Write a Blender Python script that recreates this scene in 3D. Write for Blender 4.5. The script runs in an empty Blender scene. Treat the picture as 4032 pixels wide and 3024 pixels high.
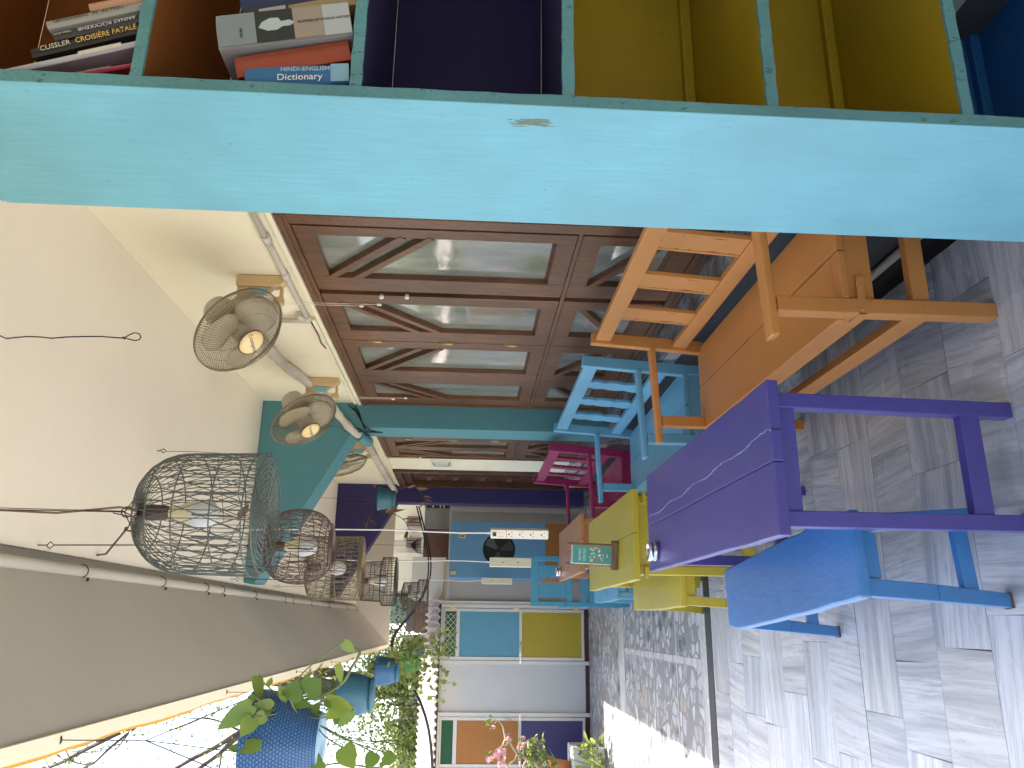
import bpy, bmesh, math, random
from mathutils import Vector, Matrix, Euler
R=math.radians
C=bpy.context.scene.collection
random.seed(7)
# ---------------------------------------------------------------- camera, world, sun
scene=bpy.context.scene
cam=bpy.data.cameras.new('camera'); co=bpy.data.objects.new('camera',cam); C.objects.link(co)
FPX=3080.0
cam.sensor_fit='HORIZONTAL'; cam.sensor_width=36.0; cam.lens=36.0*FPX/4032.0
cam.clip_start=0.05; cam.clip_end=500
CM=((0.011767674,0.956006016,-0.293110934),(-0.057434657,-0.292001055,-0.954691911),(-0.998279912,0.028069229,0.051471704))
co.matrix_world=Matrix.Translation((0,0,1.58)) @ Matrix(CM).to_4x4()
scene.camera=co
w=bpy.data.worlds.new('World'); scene.world=w; w.use_nodes=True
nt=w.node_tree; bg=nt.nodes['Background']; sky=nt.nodes.new('ShaderNodeTexSky'); sky.sky_type='NISHITA'
SUNV=Vector((0.172,0.417,1.0)).normalized()
sky.sun_disc=False; sky.sun_elevation=math.asin(SUNV.z); sky.sun_rotation=math.atan2(SUNV.x,SUNV.y)
sky.air_density=1.0; sky.dust_density=3.5; sky.ozone_density=1.0
nt.links.new(sky.outputs[0],bg.inputs[0]); bg.inputs[1].default_value=0.15
sl=bpy.data.lights.new('sun','SUN'); so=bpy.data.objects.new('sun',sl); C.objects.link(so)
sl.energy=4.2; sl.angle=R(0.55); sl.color=(1.0,0.95,0.87)
so.rotation_euler=SUNV.to_track_quat('Z','Y').to_euler()
scene.view_settings.view_transform='Standard'; scene.view_settings.look='None'
scene.view_settings.exposure=2.05; scene.view_settings.gamma=1.0
try:
    scene.cycles.max_bounces=8; scene.cycles.diffuse_bounces=5; scene.cycles.glossy_bounces=3
    scene.cycles.transmission_bounces=4; scene.cycles.caustics_reflective=False; scene.cycles.caustics_refractive=False
    scene.cycles.sample_clamp_indirect=4.0; scene.cycles.use_denoising=True
except Exception: pass

# ---------------------------------------------------------------- materials
def srgb(r,g,b):
    f=lambda c:(c/255/12.92) if c/255<=0.04045 else ((c/255+0.055)/1.055)**2.4
    return (f(r),f(g),f(b),1)
class N:
    def __init__(s,name,rough=0.5,spec=0.5):
        s.m=bpy.data.materials.new(name); s.m.use_nodes=True; s.t=s.m.node_tree
        s.b=s.t.nodes['Principled BSDF']; s.b.inputs['Roughness'].default_value=rough
        s.b.inputs['Specular IOR Level'].default_value=spec
        s.tc=s.t.nodes.new('ShaderNodeTexCoord')
    def n(s,ty,**kw):
        x=s.t.nodes.new(ty)
        for k,v in kw.items(): setattr(x,k,v)
        return x
    def l(s,a,b): s.t.links.new(a,b)
    def map(s,scale=(1,1,1),rot=(0,0,0),src=None,world=False):
        mp=s.n('ShaderNodeMapping'); mp.inputs['Scale'].default_value=scale; mp.inputs['Rotation'].default_value=rot
        if world:
            g=s.n('ShaderNodeNewGeometry'); s.l(g.outputs['Position'],mp.inputs[0])
        else: s.l(src or s.tc.outputs['Object'],mp.inputs[0])
        return mp.outputs[0]
    def noise(s,vec,scale=5,detail=4,rough=0.55,dist=0.0):
        x=s.n('ShaderNodeTexNoise'); x.inputs['Scale'].default_value=scale; x.inputs['Detail'].default_value=detail
        x.inputs['Roughness'].default_value=rough; x.inputs['Distortion'].default_value=dist; s.l(vec,x.inputs['Vector']); return x.outputs[0]
    def ramp(s,fac,stops,interp='LINEAR'):
        x=s.n('ShaderNodeValToRGB'); e=x.color_ramp.elements; x.color_ramp.interpolation=interp
        while len(e)<len(stops): e.new(0.5)
        for i,(p,c) in enumerate(stops):
            e[i].position=p; e[i].color=c if len(c)==4 else tuple(c)+(1,)
        s.l(fac,x.inputs[0]); return x.outputs[0]
    def mix(s,fac,a,b,mode='MIX'):
        x=s.n('ShaderNodeMix',data_type='RGBA',blend_type=mode)
        for inp,v in ((x.inputs[0],fac),(x.inputs[6],a),(x.inputs[7],b)):
            if hasattr(v,'links') or hasattr(v,'is_linked'): s.l(v,inp)
            else: inp.default_value=v
        return x.outputs[2]
    def math(s,op,a,b=0.0):
        x=s.n('ShaderNodeMath',operation=op)
        for inp,v in ((x.inputs[0],a),(x.inputs[1],b)):
            if hasattr(v,'is_linked'): s.l(v,inp)
            else: inp.default_value=v
        return x.outputs[0]
    def bump(s,h,strength=0.2,dist=0.01,prev=None):
        x=s.n('ShaderNodeBump'); x.inputs['Strength'].default_value=strength; x.inputs['Distance'].default_value=dist
        s.l(h,x.inputs['Height'])
        if prev is not None: s.l(prev,x.inputs['Normal'])
        s.l(x.outputs[0],s.b.inputs['Normal']); return x.outputs[0]
    def col(s,c):
        if hasattr(c,'is_linked'): s.l(c,s.b.inputs['Base Color'])
        else: s.b.inputs['Base Color'].default_value=c
def dk(c,f): return (c[0]*f,c[1]*f,c[2]*f,1)
def plain(name,c,rough=0.5,metal=0.0,spec=0.5):
    x=N(name,rough,spec); x.col(c if len(c)==4 else tuple(c)+(1,)); x.b.inputs['Metallic'].default_value=metal; return x.m
def paint(name,c,rough=0.38,grain=(3,40,40),chips=0.0,chipcol=(0.25,0.2,0.15,1),rot=(0,0,0),var=0.18,bump=0.25):
    """brushed household paint over wood: uneven coat, streaks along the grain, nicks"""
    x=N(name,rough); c=tuple(c)[:3]+(1,)
    v1=x.map((1,1,1)); big=x.noise(v1,3.0,3,0.6); g=x.noise(x.map(grain,rot),4.0,5,0.65)
    base=x.mix(x.ramp(big,[(0.3,(0,0,0)),(0.7,(1,1,1))]),dk(c,1-var),dk(c,1+var*0.6))
    base=x.mix(x.ramp(g,[(0.35,(0.0,0,0)),(0.75,(0.55,0.55,0.55))]),base,dk(c,1-var*1.3))
    sp=x.noise(x.map((1,1,1)),55.0,2,0.5)
    dirt=x.ramp(sp,[(0.70,(0,0,0)),(0.76,(0.5,0.5,0.5))])
    base=x.mix(dirt,base,dk(c,0.55))
    if chips>0:
        ch=x.noise(x.map((grain[0]*0.6,grain[1]*0.25,grain[2]*0.25),rot),3.0,5,0.7)
        base=x.mix(x.ramp(ch,[(0.74-chips,(0,0,0)),(0.77-chips,(1,1,1))]),base,chipcol)
    x.col(base)
    r=x.ramp(big,[(0.2,(rough-0.08,)*3),(0.8,(rough+0.15,)*3)]); x.l(r,x.b.inputs['Roughness'])
    b1=x.bump(g,bump,0.002); x.bump(x.noise(v1,60,3,0.6),bump*0.6,0.0015,b1)
    return x.m
def plaster(name,c,stain=0.12,rough=0.85,bumps=0.25):
    x=N(name,rough,0.2); c=tuple(c)[:3]+(1,)
    v=x.map(world=True); a=x.noise(v,0.9,5,0.6); b=x.noise(v,6,4,0.6)
    base=x.mix(x.ramp(a,[(0.3,(0,0,0)),(0.75,(1,1,1))]),dk(c,1-stain),c)
    base=x.mix(x.ramp(b,[(0.62,(0,0,0)),(0.8,(0.5,0.5,0.5))]),base,dk(c,1-stain*1.6))
    x.col(base); x.bump(x.noise(v,45,4,0.6),bumps,0.003); return x.m
def wood(name,c1,c2,rough=0.35,scale=(2,30,30),rot=(0,0,0)):
    x=N(name,rough,0.5); v=x.map(scale,rot); g=x.noise(v,3,6,0.65,0.4); big=x.noise(x.map((1,1,1)),2.2,3,0.5)
    base=x.ramp(g,[(0.3,c1),(0.7,c2)]); base=x.mix(x.ramp(big,[(0.35,(0,0,0)),(0.7,(0.6,0.6,0.6))]),base,dk(tuple(c1)+(1,) if len(c1)==3 else c1,0.6))
    x.col(base); x.bump(g,0.2,0.002); return x.m

M={}
M['cyan_shelf']=paint('cyan_shelf_paint',(0.165,0.42,0.49),0.55,(26,26,2.2),chips=0.05,chipcol=(0.13,0.27,0.27,1),var=0.17,bump=0.4)
M['cyan_edge']=paint('cyan_edge_paint',(0.11,0.29,0.31),0.8,(40,40,40),chips=0.13,chipcol=(0.07,0.12,0.11,1),var=0.3,bump=1.0)
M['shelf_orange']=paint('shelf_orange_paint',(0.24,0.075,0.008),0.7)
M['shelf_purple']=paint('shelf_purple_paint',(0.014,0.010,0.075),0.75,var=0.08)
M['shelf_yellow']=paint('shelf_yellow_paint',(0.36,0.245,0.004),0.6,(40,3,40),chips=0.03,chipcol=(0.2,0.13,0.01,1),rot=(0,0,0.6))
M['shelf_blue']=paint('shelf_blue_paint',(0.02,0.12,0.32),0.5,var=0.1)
M['orange']=paint('orange_paint',(0.66,0.275,0.07),0.36,(40,3,40),chips=0.01,chipcol=(0.35,0.13,0.03,1),var=0.1)
M['orange2']=paint('orange_table_paint',(0.60,0.26,0.09),0.36,(40,3,40),var=0.14)
M['skycyan']=paint('sky_cyan_paint',(0.17,0.45,0.62),0.32,(40,3,40),var=0.09)
M['magenta']=paint('magenta_paint',(0.33,0.02,0.10),0.3,(40,3,40),var=0.14)
M['purple']=paint('purple_paint',(0.078,0.060,0.30),0.36,(40,3,40),chips=0.0,var=0.12)
M['yellow']=paint('yellow_paint',(0.58,0.455,0.025),0.4,(40,4,40),chips=0.02,chipcol=(0.4,0.3,0.03,1),var=0.13,bump=0.7)
M['blue']=paint('stool_blue_paint',(0.05,0.225,0.52),0.38,(14,4,14),chips=0.0,var=0.14,bump=0.7)
M['chairblue']=paint('chair_blue_paint',(0.06,0.30,0.42),0.38,(30,30,4),var=0.1)
M['teal']=plaster('teal_wall_paint',(0.10,0.27,0.31),0.08,0.55,0.1)
M['purplewall']=plaster('purple_wall_paint',(0.04,0.034,0.12),0.08,0.55,0.1)
M['cream']=plaster('cream_plaster',(0.84,0.79,0.61),0.10)
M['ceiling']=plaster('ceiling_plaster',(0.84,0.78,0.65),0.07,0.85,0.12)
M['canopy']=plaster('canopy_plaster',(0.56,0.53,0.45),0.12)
M['ochre']=plaster('ochre_edge_paint',(0.72,0.42,0.07),0.3)
M['greywall']=plaster('grey_wall_paint',(0.40,0.39,0.37),0.1)
M['whitewall']=plaster('off_white_wall',(0.62,0.61,0.585),0.1)
M['redbase']=plaster('dark_red_skirting_paint',(0.09,0.035,0.035),0.25,0.6)
M['farcream']=plaster('far_cream_plaster',(0.72,0.62,0.42),0.12)
M['wood']=wood('window_teak',(0.085,0.036,0.016),(0.25,0.115,0.055),0.36)
M['woodz']=wood('window_teak_upright',(0.085,0.036,0.016),(0.25,0.115,0.055),0.36,(30,30,2))
M['darkwood']=wood('carved_door_wood',(0.04,0.014,0.006),(0.12,0.045,0.018),0.4,(25,25,3))
M['pinewood']=wood('calendar_stand_wood',(0.14,0.075,0.03),(0.27,0.15,0.06),0.5,(3,30,30))
M['oldwood']=wood('weathered_board',(0.10,0.085,0.06),(0.20,0.17,0.13),0.8,(4,30,30))
M['alu']=plain('aluminium_profile',(0.55,0.54,0.52),0.4,0.3)
M['steel']=plain('brushed_steel',(0.72,0.72,0.72),0.22,1.0)
M['brass']=plain('brass',(0.55,0.45,0.25),0.35,0.9)
M['iron']=plain('rusty_iron_wire',(0.06,0.04,0.03),0.6,0.5)
M['black']=plain('black_rubber',(0.012,0.012,0.013),0.45)
M['fanbeige']=plain('aged_beige_plastic',(0.62,0.47,0.25),0.42)
M['badge']=plain('badge_cream',(0.85,0.66,0.33),0.35)
M['fangrey']=plain('fan_grey_plastic',(0.46,0.41,0.28),0.45)
M['fanmotor']=plain('fan_motor_shell',(0.50,0.46,0.39),0.55)
M['fanwire']=plain('fan_guard_wire',(0.27,0.23,0.16),0.4,0.5)
M['ivory']=plain('ivory_plastic',(0.78,0.74,0.60),0.35)
M['ivory2']=plain('ivory_plastic_face',(0.60,0.57,0.42),0.4)
M['pipe']=plaster('painted_pipe',(0.62,0.59,0.50),0.25,0.6,0.2)
M['lagging']=plaster('grimy_pipe_wrap',(0.70,0.66,0.58),0.45,0.9,1.0)
M['white']=plain('white_gloss',(0.8,0.8,0.78),0.3)
M['bulb']=plain('opal_bulb',(0.62,0.62,0.60),0.3)
M['bulbneck']=plain('bulb_neck_cream',(0.72,0.62,0.38),0.45)
M['socket']=plain('brown_bulb_holder',(0.07,0.045,0.03),0.5)
M['terracotta']=plain('terracotta',(0.5,0.19,0.07),0.8)
for k_ in ('purple','yellow','blue','orange2'):
    b_=M[k_].node_tree.nodes['Principled BSDF']; b_.inputs['Coat Weight'].default_value=0.4 if k_=='purple' else 0.6; b_.inputs['Coat Roughness'].default_value=0.28; b_.inputs['Coat IOR'].default_value=1.6
def glassmat():
    x=N('window_glass_tinted',0.06,0.9); v=x.map(world=True); x.col(x.ramp(x.noise(x.map((1,3,1.2),world=True),1.6,4,0.6),[(0.3,(0.15,0.165,0.145)),(0.55,(0.26,0.27,0.23)),(0.75,(0.38,0.38,0.34))]))
    x.b.inputs['Coat Weight'].default_value=0.6; x.b.inputs['Coat Roughness'].default_value=0.03
    n=x.noise(v,3,2,0.5); x.bump(n,0.12,0.03); return x.m
M['glass']=glassmat()
def granite():
    x=N('grey_granite',0.22,0.5); v=x.map(world=True); a=x.noise(v,9,8,0.7,1.6)
    x.col(x.ramp(a,[(0.3,(0.06,0.065,0.07)),(0.5,(0.16,0.17,0.18)),(0.6,(0.30,0.31,0.31)),(0.7,(0.13,0.14,0.14))])); return x.m
M['granite']=granite()
def blackstone():
    x=N('black_stone',0.3,0.5); v=x.map(world=True); a=x.noise(v,14,8,0.75,0.8)
    x.col(x.ramp(a,[(0.45,(0.018,0.018,0.017)),(0.66,(0.035,0.035,0.03)),(0.75,(0.12,0.11,0.09))])); return x.m
M['blackstone']=blackstone()
def marble():
    x=N('banded_marble_tile',0.20,0.5)
    at=x.n('ShaderNodeAttribute'); at.attribute_name='tile'   # r = shade, g = direction, b = offset
    sep=x.n('ShaderNodeSeparateColor'); x.l(at.outputs['Color'],sep.inputs[0])
    g=x.n('ShaderNodeNewGeometry')
    off=x.n('ShaderNodeCombineXYZ'); m1=x.math('MULTIPLY',sep.outputs[2],37.0); m2=x.math('MULTIPLY',sep.outputs[0],23.0)
    x.l(m1,off.inputs[0]); x.l(m2,off.inputs[1])
    add=x.n('ShaderNodeVectorMath',operation='ADD'); x.l(g.outputs['Position'],add.inputs[0]); x.l(off.outputs[0],add.inputs[1])
    rotn=x.n('ShaderNodeVectorRotate',rotation_type='Z_AXIS'); x.l(add.outputs[0],rotn.inputs['Vector'])
    ang=x.math('MULTIPLY',sep.outputs[1],3.14159); x.l(ang,rotn.inputs['Angle'])
    v1=x.map((0.8,11,1),src=rotn.outputs[0]); n1=x.noise(v1,1.3,4,0.5,0.45)
    v2=x.map((1.8,34,1),src=rotn.outputs[0]); n2=x.noise(v2,1.6,7,0.75,0.35)
    c=x.ramp(n1,[(0.27,(0.345,0.35,0.36)),(0.40,(0.50,0.50,0.50)),(0.50,(0.64,0.635,0.62)),(0.64,(0.72,0.71,0.69)),(0.78,(0.56,0.53,0.49))])
    c=x.mix(x.ramp(n2,[(0.38,(0.8,0.8,0.8)),(0.52,(0,0,0))]),c,(0.40,0.405,0.42,1))
    # brown specks following veins
    n3=x.noise(x.map((5,30,1),src=rotn.outputs[0]),3.2,6,0.75)
    c=x.mix(x.ramp(n3,[(0.60,(0,0,0)),(0.70,(0.6,0.6,0.6))]),c,(0.33,0.27,0.22,1))
    tint=x.ramp(sep.outputs[0],[(0.0,(0.74,0.72,0.69)),(0.2,(0.95,0.95,0.96)),(0.45,(1.0,0.95,0.89)),(0.7,(0.86,0.88,0.92)),(1.0,(1.02,1.01,1.0))])
    c=x.mix(1.0,c,tint,'MULTIPLY')
    x.col(c); big=x.noise(x.map(world=True),2.0,4,0.6); x.l(x.ramp(big,[(0.3,(0.16,)*3),(0.7,(0.34,)*3)]),x.b.inputs['Roughness'])
    x.bump(n2,0.06,0.002); return x.m
M['marble']=marble()
M['grout']=plain('grey_grout',(0.16,0.15,0.14),0.9)
def terrazzo():
    x=N('crazy_marble_chip_floor',0.35,0.4)
    v=x.map((1,1,1),world=True); dn=x.noise(v,3,3,0.5)
    vv=x.n('ShaderNodeVectorMath',operation='ADD'); x.l(v,vv.inputs[0]); sc=x.n('ShaderNodeVectorMath',operation='SCALE'); x.l(dn,sc.inputs[0]); sc.inputs['Scale'].default_value=0.0; x.l(sc.outputs[0],vv.inputs[1])
    def vor(feature,scale):
        n=x.n('ShaderNodeTexVoronoi',feature=feature); n.inputs['Scale'].default_value=scale; n.inputs['Randomness'].default_value=1.0
        x.l(vv.outputs[0],n.inputs['Vector']); return n
    ed=vor('DISTANCE_TO_EDGE',9.5); ce=vor('F1',9.5)
    sp=x.n('ShaderNodeSeparateColor'); x.l(ce.outputs['Color'],sp.inputs[0])
    chip=x.ramp(x.math('SUBTRACT',ed.outputs['Distance'],x.math('MULTIPLY',sp.outputs[1],0.12)),[(0.045,(0,0,0)),(0.06,(1,1,1))])
    chip=x.math('MULTIPLY',chip,x.ramp(sp.outputs[2],[(0.0,(0,0,0)),(0.10,(1,1,1))],'CONSTANT'))
    cc=x.ramp(sp.outputs[0],[(0.0,(0.10,0.115,0.12)),(0.10,(0.40,0.40,0.39)),(0.4,(0.50,0.50,0.485)),(0.72,(0.59,0.58,0.565)),(0.95,(0.42,0.35,0.27))],'CONSTANT')
    vein=x.noise(x.map((3,22,1),(0,0,0.5),world=True),2,5,0.6,0.8)
    cc=x.mix(x.ramp(vein,[(0.45,(0,0,0)),(0.7,(0.45,0.45,0.45))]),cc,(0.30,0.31,0.32,1))
    gr=x.noise(v,90,3,0.7); cem=x.ramp(gr,[(0.3,(0.21,0.20,0.185)),(0.7,(0.30,0.29,0.27))])
    x.col(x.mix(chip,cem,cc)); x.bump(gr,0.1,0.002); return x.m
M['terrazzo']=terrazzo()
def soil():
    x=N('packed_earth',0.95,0.1); v=x.map(world=True); a=x.noise(v,1.2,8,0.7)
    x.col(x.ramp(a,[(0.3,(0.16,0.11,0.07)),(0.7,(0.28,0.22,0.15))])); return x.m
M['soil']=soil()
def leafmat(name,c1,c2,rough=0.45,trans=0.35):
    x=N(name,rough,0.4); oi=x.n('ShaderNodeNewGeometry'); r=oi.outputs['Random Per Island']
    c=x.ramp(r,[(0.0,c1),(1.0,c2)]); x.col(c)
    tr=x.n('ShaderNodeBsdfTranslucent'); x.l(c,tr.inputs[0]); ms=x.n('ShaderNodeMixShader'); ms.inputs[0].default_value=trans
    x.l(x.b.outputs[0],ms.inputs[1]); x.l(tr.outputs[0],ms.inputs[2]); x.l(ms.outputs[0],x.t.nodes['Material Output'].inputs[0])
    return x.m
M['pothos']=leafmat('pothos_leaf',(0.10,0.20,0.03),(0.30,0.38,0.07),0.3,0.35)
M['vine']=leafmat('vine_leaf',(0.10,0.16,0.035),(0.32,0.34,0.08),0.4,0.4)
M['fern']=leafmat('fern_leaf',(0.05,0.10,0.02),(0.13,0.19,0.05),0.6,0.3)
M['treeleaf']=leafmat('tree_leaf',(0.09,0.15,0.035),(0.36,0.40,0.10),0.5,0.5)
M['dryleaf']=leafmat('dry_leaf',(0.16,0.07,0.03),(0.34,0.20,0.11),0.7,0.2)
M['petal']=leafmat('pink_petal',(0.66,0.26,0.33),(0.85,0.58,0.60),0.5,0.4)
M['stem']=plain('green_stem',(0.16,0.20,0.06),0.5)
M['bark']=wood('tree_bark',(0.07,0.05,0.035),(0.16,0.12,0.09),0.9,(10,10,2))
M['palebark']=plain('pale_succulent_bark',(0.42,0.34,0.22),0.7)
def weave():
    x=N('blue_woven_plastic',0.35,0.5); x.col((0.04,0.16,0.42,1)); 
    br=x.n('ShaderNodeTexBrick'); uv=x.tc.outputs['UV']; x.l(uv,br.inputs['Vector']); br.inputs['Scale'].default_value=1.0
    br.inputs['Mortar Size'].default_value=0.22; br.inputs['Brick Width'].default_value=1.0; br.inputs['Row Height'].default_value=0.9; br.inputs['Mortar Smooth'].default_value=0.6
    inv=x.math('SUBTRACT',1.0,br.outputs['Fac']); x.bump(inv,1.0,0.008)
    x.col(x.mix(br.outputs['Fac'],(0.075,0.22,0.48,1),(0.025,0.09,0.25,1))); return x.m
M['weave']=weave()

# ---------------------------------------------------------------- mesh helpers
class MB:
    def __init__(s): s.v=[]; s.f=[]; s.mi=[]; s.smooth=[]; s.cur=0
    def add(s,vs,fs,smooth=False):
        o=len(s.v); s.v+= [tuple(p) for p in vs]
        for f in fs: s.f.append(tuple(i+o for i in f)); s.mi.append(s.cur); s.smooth.append(smooth)
        return s
    def box(s,x0,x1,y0,y1,z0,z1):
        v=[(x,y,z) for x in (x0,x1) for y in (y0,y1) for z in (z0,z1)]
        return s.add(v,[(0,1,3,2),(4,6,7,5),(0,4,5,1),(2,3,7,6),(0,2,6,4),(1,5,7,3)])
    def hexa(s,b,t):   # two quads of 4 points
        return s.add(list(b)+list(t),[(3,2,1,0),(4,5,6,7),(0,1,5,4),(1,2,6,5),(2,3,7,6),(3,0,4,7)])
    def beam(s,p,q,w,h,up=(0,0,1),w2=None,h2=None):
        p=Vector(p);q=Vector(q);d=(q-p).normalized();u=Vector(up);u=(u-d*u.dot(d))
        if u.length<1e-5: u=Vector((1,0,0))
        u.normalize(); sd=d.cross(u); w2=w2 or w; h2=h2 or h
        B=[p+sd*a*w/2+u*b*h/2 for a,b in ((-1,-1),(1,-1),(1,1),(-1,1))]; T=[q+sd*a*w2/2+u*b*h2/2 for a,b in ((-1,-1),(1,-1),(1,1),(-1,1))]
        return s.hexa(B,T)
    def tube(s,pts,r,n=6,closed=False,cap=True):
        pts=[Vector(p) for p in pts]; L=len(pts); rs=r if isinstance(r,(list,tuple)) else [r]*L
        o=len(s.v); ref=Vector((0.31,0.17,0.93)); u=None
        for i,p in enumerate(pts):
            a=pts[(i-1)%L] if (i>0 or closed) else p; b=pts[(i+1)%L] if (i<L-1 or closed) else p
            d=(b-a); 
            if d.length<1e-9: d=Vector((0,0,1))
            d.normalize()
            if u is None: u=ref-d*ref.dot(d); 
            else: u=u-d*u.dot(d)
            if u.length<1e-6: u=Vector((1,0,0))-d*d.x
            u.normalize(); w_=d.cross(u)
            for k in range(n):
                a_=2*math.pi*k/n; s.v.append(tuple(p+(u*math.cos(a_)+w_*math.sin(a_))*rs[i]))
        for i in range(L if closed else L-1):
            for k in range(n):
                a=o+i*n+k; b=o+i*n+(k+1)%n; c=o+((i+1)%L)*n+(k+1)%n; d_=o+((i+1)%L)*n+k
                s.f.append((a,b,c,d_)); s.mi.append(s.cur); s.smooth.append(n>=6)
        if cap and not closed:
            s.f.append(tuple(o+k for k in reversed(range(n)))); s.f.append(tuple(o+(L-1)*n+k for k in range(n)))
            s.mi+= [s.cur]*2; s.smooth+=[False]*2
        return s
    def ring(s,c,r,wr,axis=(0,0,1),n=32,m=4,ry=None):
        a=Vector(axis).normalized(); u=a.orthogonal().normalized(); w_=a.cross(u)
        return s.tube([Vector(c)+u*math.cos(2*math.pi*i/n)*r+w_*math.sin(2*math.pi*i/n)*r for i in range(n)],wr,m,closed=True)
    def lathe(s,prof,c=(0,0,0),axis=(0,0,1),n=32,uv=None,smooth=True):
        a=Vector(axis).normalized(); u=a.orthogonal().normalized(); w_=a.cross(u); c=Vector(c); o=len(s.v)
        for (r,h) in prof:
            for k in range(n):
                t=2*math.pi*k/n; s.v.append(tuple(c+a*h+(u*math.cos(t)+w_*math.sin(t))*r))
        for i in range(len(prof)-1):
            for k in range(n):
                s.f.append((o+i*n+k,o+i*n+(k+1)%n,o+(i+1)*n+(k+1)%n,o+(i+1)*n+k)); s.mi.append(s.cur); s.smooth.append(smooth)
        return s
    def prism(s,outline,origin,ux,uy,depth):
        """closed 2-D outline in plane (ux,uy), extruded by vector depth"""
        o=Vector(origin);ux=Vector(ux);uy=Vector(uy);dp=Vector(depth);n=len(outline)
        a=[o+ux*p[0]+uy*p[1] for p in outline]; b=[p+dp for p in a]
        return s.add(a+b,[tuple(range(n-1,-1,-1)),tuple(range(n,2*n))]+[(i,(i+1)%n,n+(i+1)%n,n+i) for i in range(n)])
    def tiled(s,o,c=(0.5,0.0,0.3,1)):
        ca=o.data.color_attributes.new('tile','FLOAT_COLOR','CORNER')
        for d in ca.data: d.color=c
        return o
    def build(s,name,mats,parent=None,loc=(0,0,0),bevel=0.0,seg=2,recalc=True):
        me=bpy.data.meshes.new(name); me.from_pydata(s.v,[],s.f); 
        mats=mats if isinstance(mats,(list,tuple)) else [mats]
        for m in mats: me.materials.append(m)
        me.polygons.foreach_set('material_index',s.mi); me.polygons.foreach_set('use_smooth',s.smooth)
        if recalc and len(s.f)<60000:
            bm=bmesh.new(); bm.from_mesh(me); bmesh.ops.recalc_face_normals(bm,faces=bm.faces); bm.to_mesh(me); bm.free()
        me.update()
        o=bpy.data.objects.new(name,me); C.objects.link(o); o.location=loc
        if parent is not None: o.parent=parent
        if bevel>0:
            b=o.modifiers.new('bevel','BEVEL'); b.width=bevel; b.segments=seg; b.limit_method='ANGLE'; b.angle_limit=R(40)
        return o
def tag(o,label=None,cat=None,group=None,kind=None):
    if label: o['label']=label
    if cat: o['category']=cat
    if group: o['group']=group
    if kind: o['kind']=kind
    return o
def thing(name,label,cat,loc=(0,0,0),rot=(0,0,0),group=None):
    o=bpy.data.objects.new(name,None); C.objects.link(o); o.location=loc; o.rotation_euler=rot; o.empty_display_size=0.1
    return tag(o,label,cat,group)
def copy_tree(o,parent=None):
    c=o.copy(); C.objects.link(c)
    if parent is not None: c.parent=parent
    for ch in [x for x in o.children]: copy_tree(ch,c)
    return c
def text(body,size,mat,mw,name,parent,extrude=0.0004,align='LEFT',font_scale=(1,1)):
    cu=bpy.data.curves.new(name,'FONT'); cu.body=body; cu.size=size; cu.extrude=extrude; cu.align_x=align; cu.align_y='CENTER'; cu.resolution_u=3
    t=bpy.data.objects.new('tmp',cu); C.objects.link(t); bpy.context.view_layer.update()
    me=bpy.data.meshes.new_from_object(t.evaluated_get(bpy.context.evaluated_depsgraph_get()))
    bpy.data.objects.remove(t); bpy.data.curves.remove(cu)
    sc=Matrix.Diagonal((font_scale[0],font_scale[1],1,1)); me.transform(mw@sc); me.materials.clear(); me.materials.append(mat)
    o=bpy.data.objects.new(name,me); C.objects.link(o); o.parent=parent; return o
def frame(o,ux,uy):
    ux=Vector(ux).normalized(); uy=Vector(uy).normalized(); uz=ux.cross(uy)
    m=Matrix((ux,uy,uz)).transposed().to_4x4(); m.translation=Vector(o); return m
def leaf(mb,p,d,n,L,W,fold=0.15,heart=False):
    """one leaf: 6-8 faces folded on its midrib"""
    d=Vector(d).normalized(); n=Vector(n); n=(n-d*n.dot(d)).normalized(); s=d.cross(n); p=Vector(p)
    prof=[(0,0),(0.10,0.28),(0.28,0.47),(0.48,0.5),(0.7,0.36),(0.88,0.15),(1,0)] if not heart else [(0,0),(-0.07,0.2),(-0.02,0.40),(0.16,0.52),(0.38,0.52),(0.6,0.40),(0.82,0.18),(1,0)]
    vs=[]; m=len(prof)
    for t,w_ in prof: vs.append(p+d*L*t+s*W*w_+n*W*fold*w_*2-n*L*0.12*t*t)
    for t,w_ in prof[1:-1]: vs.append(p+d*L*t-s*W*w_+n*W*fold*w_*2-n*L*0.12*t*t)
    mid=[p+d*L*max(t,0)-n*L*0.12*t*t for t,w_ in prof[1:-1]]; k=len(vs); vs+=mid; q=len(mid)
    fs=[]
    fs.append((0,1,k)); fs.append((0,k,m))
    for i in range(q-1):
        fs.append((1+i,2+i,k+i+1,k+i)); fs.append((m+i,k+i,k+i+1,m+i+1))
    fs.append((q,m-1,k+q-1)); fs.append((m+q-1,k+q-1,m-1))
    mb.add(vs,fs,True)
def rv(a=1.0): return Vector((random.uniform(-a,a),random.uniform(-a,a),random.uniform(-a,a)))
# ================================================================ THE SETTING
def sheet(name,x0,x1,y0,y1,z,m,kind='structure'):
    return tag(MB().add([(x0,y0,z),(x1,y0,z),(x1,y1,z),(x0,y1,z)],[(0,1,2,3)]).build(name,m),kind=kind)
sheet('ground',-120,120,-60,160,-0.03,M['soil'])
sheet('yard_floor',-7,1.6,5.452,10.5,-0.004,M['terrazzo'])
sheet('path',-7,-2.6,0.5,5.452,-0.006,M['terrazzo'])
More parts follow.
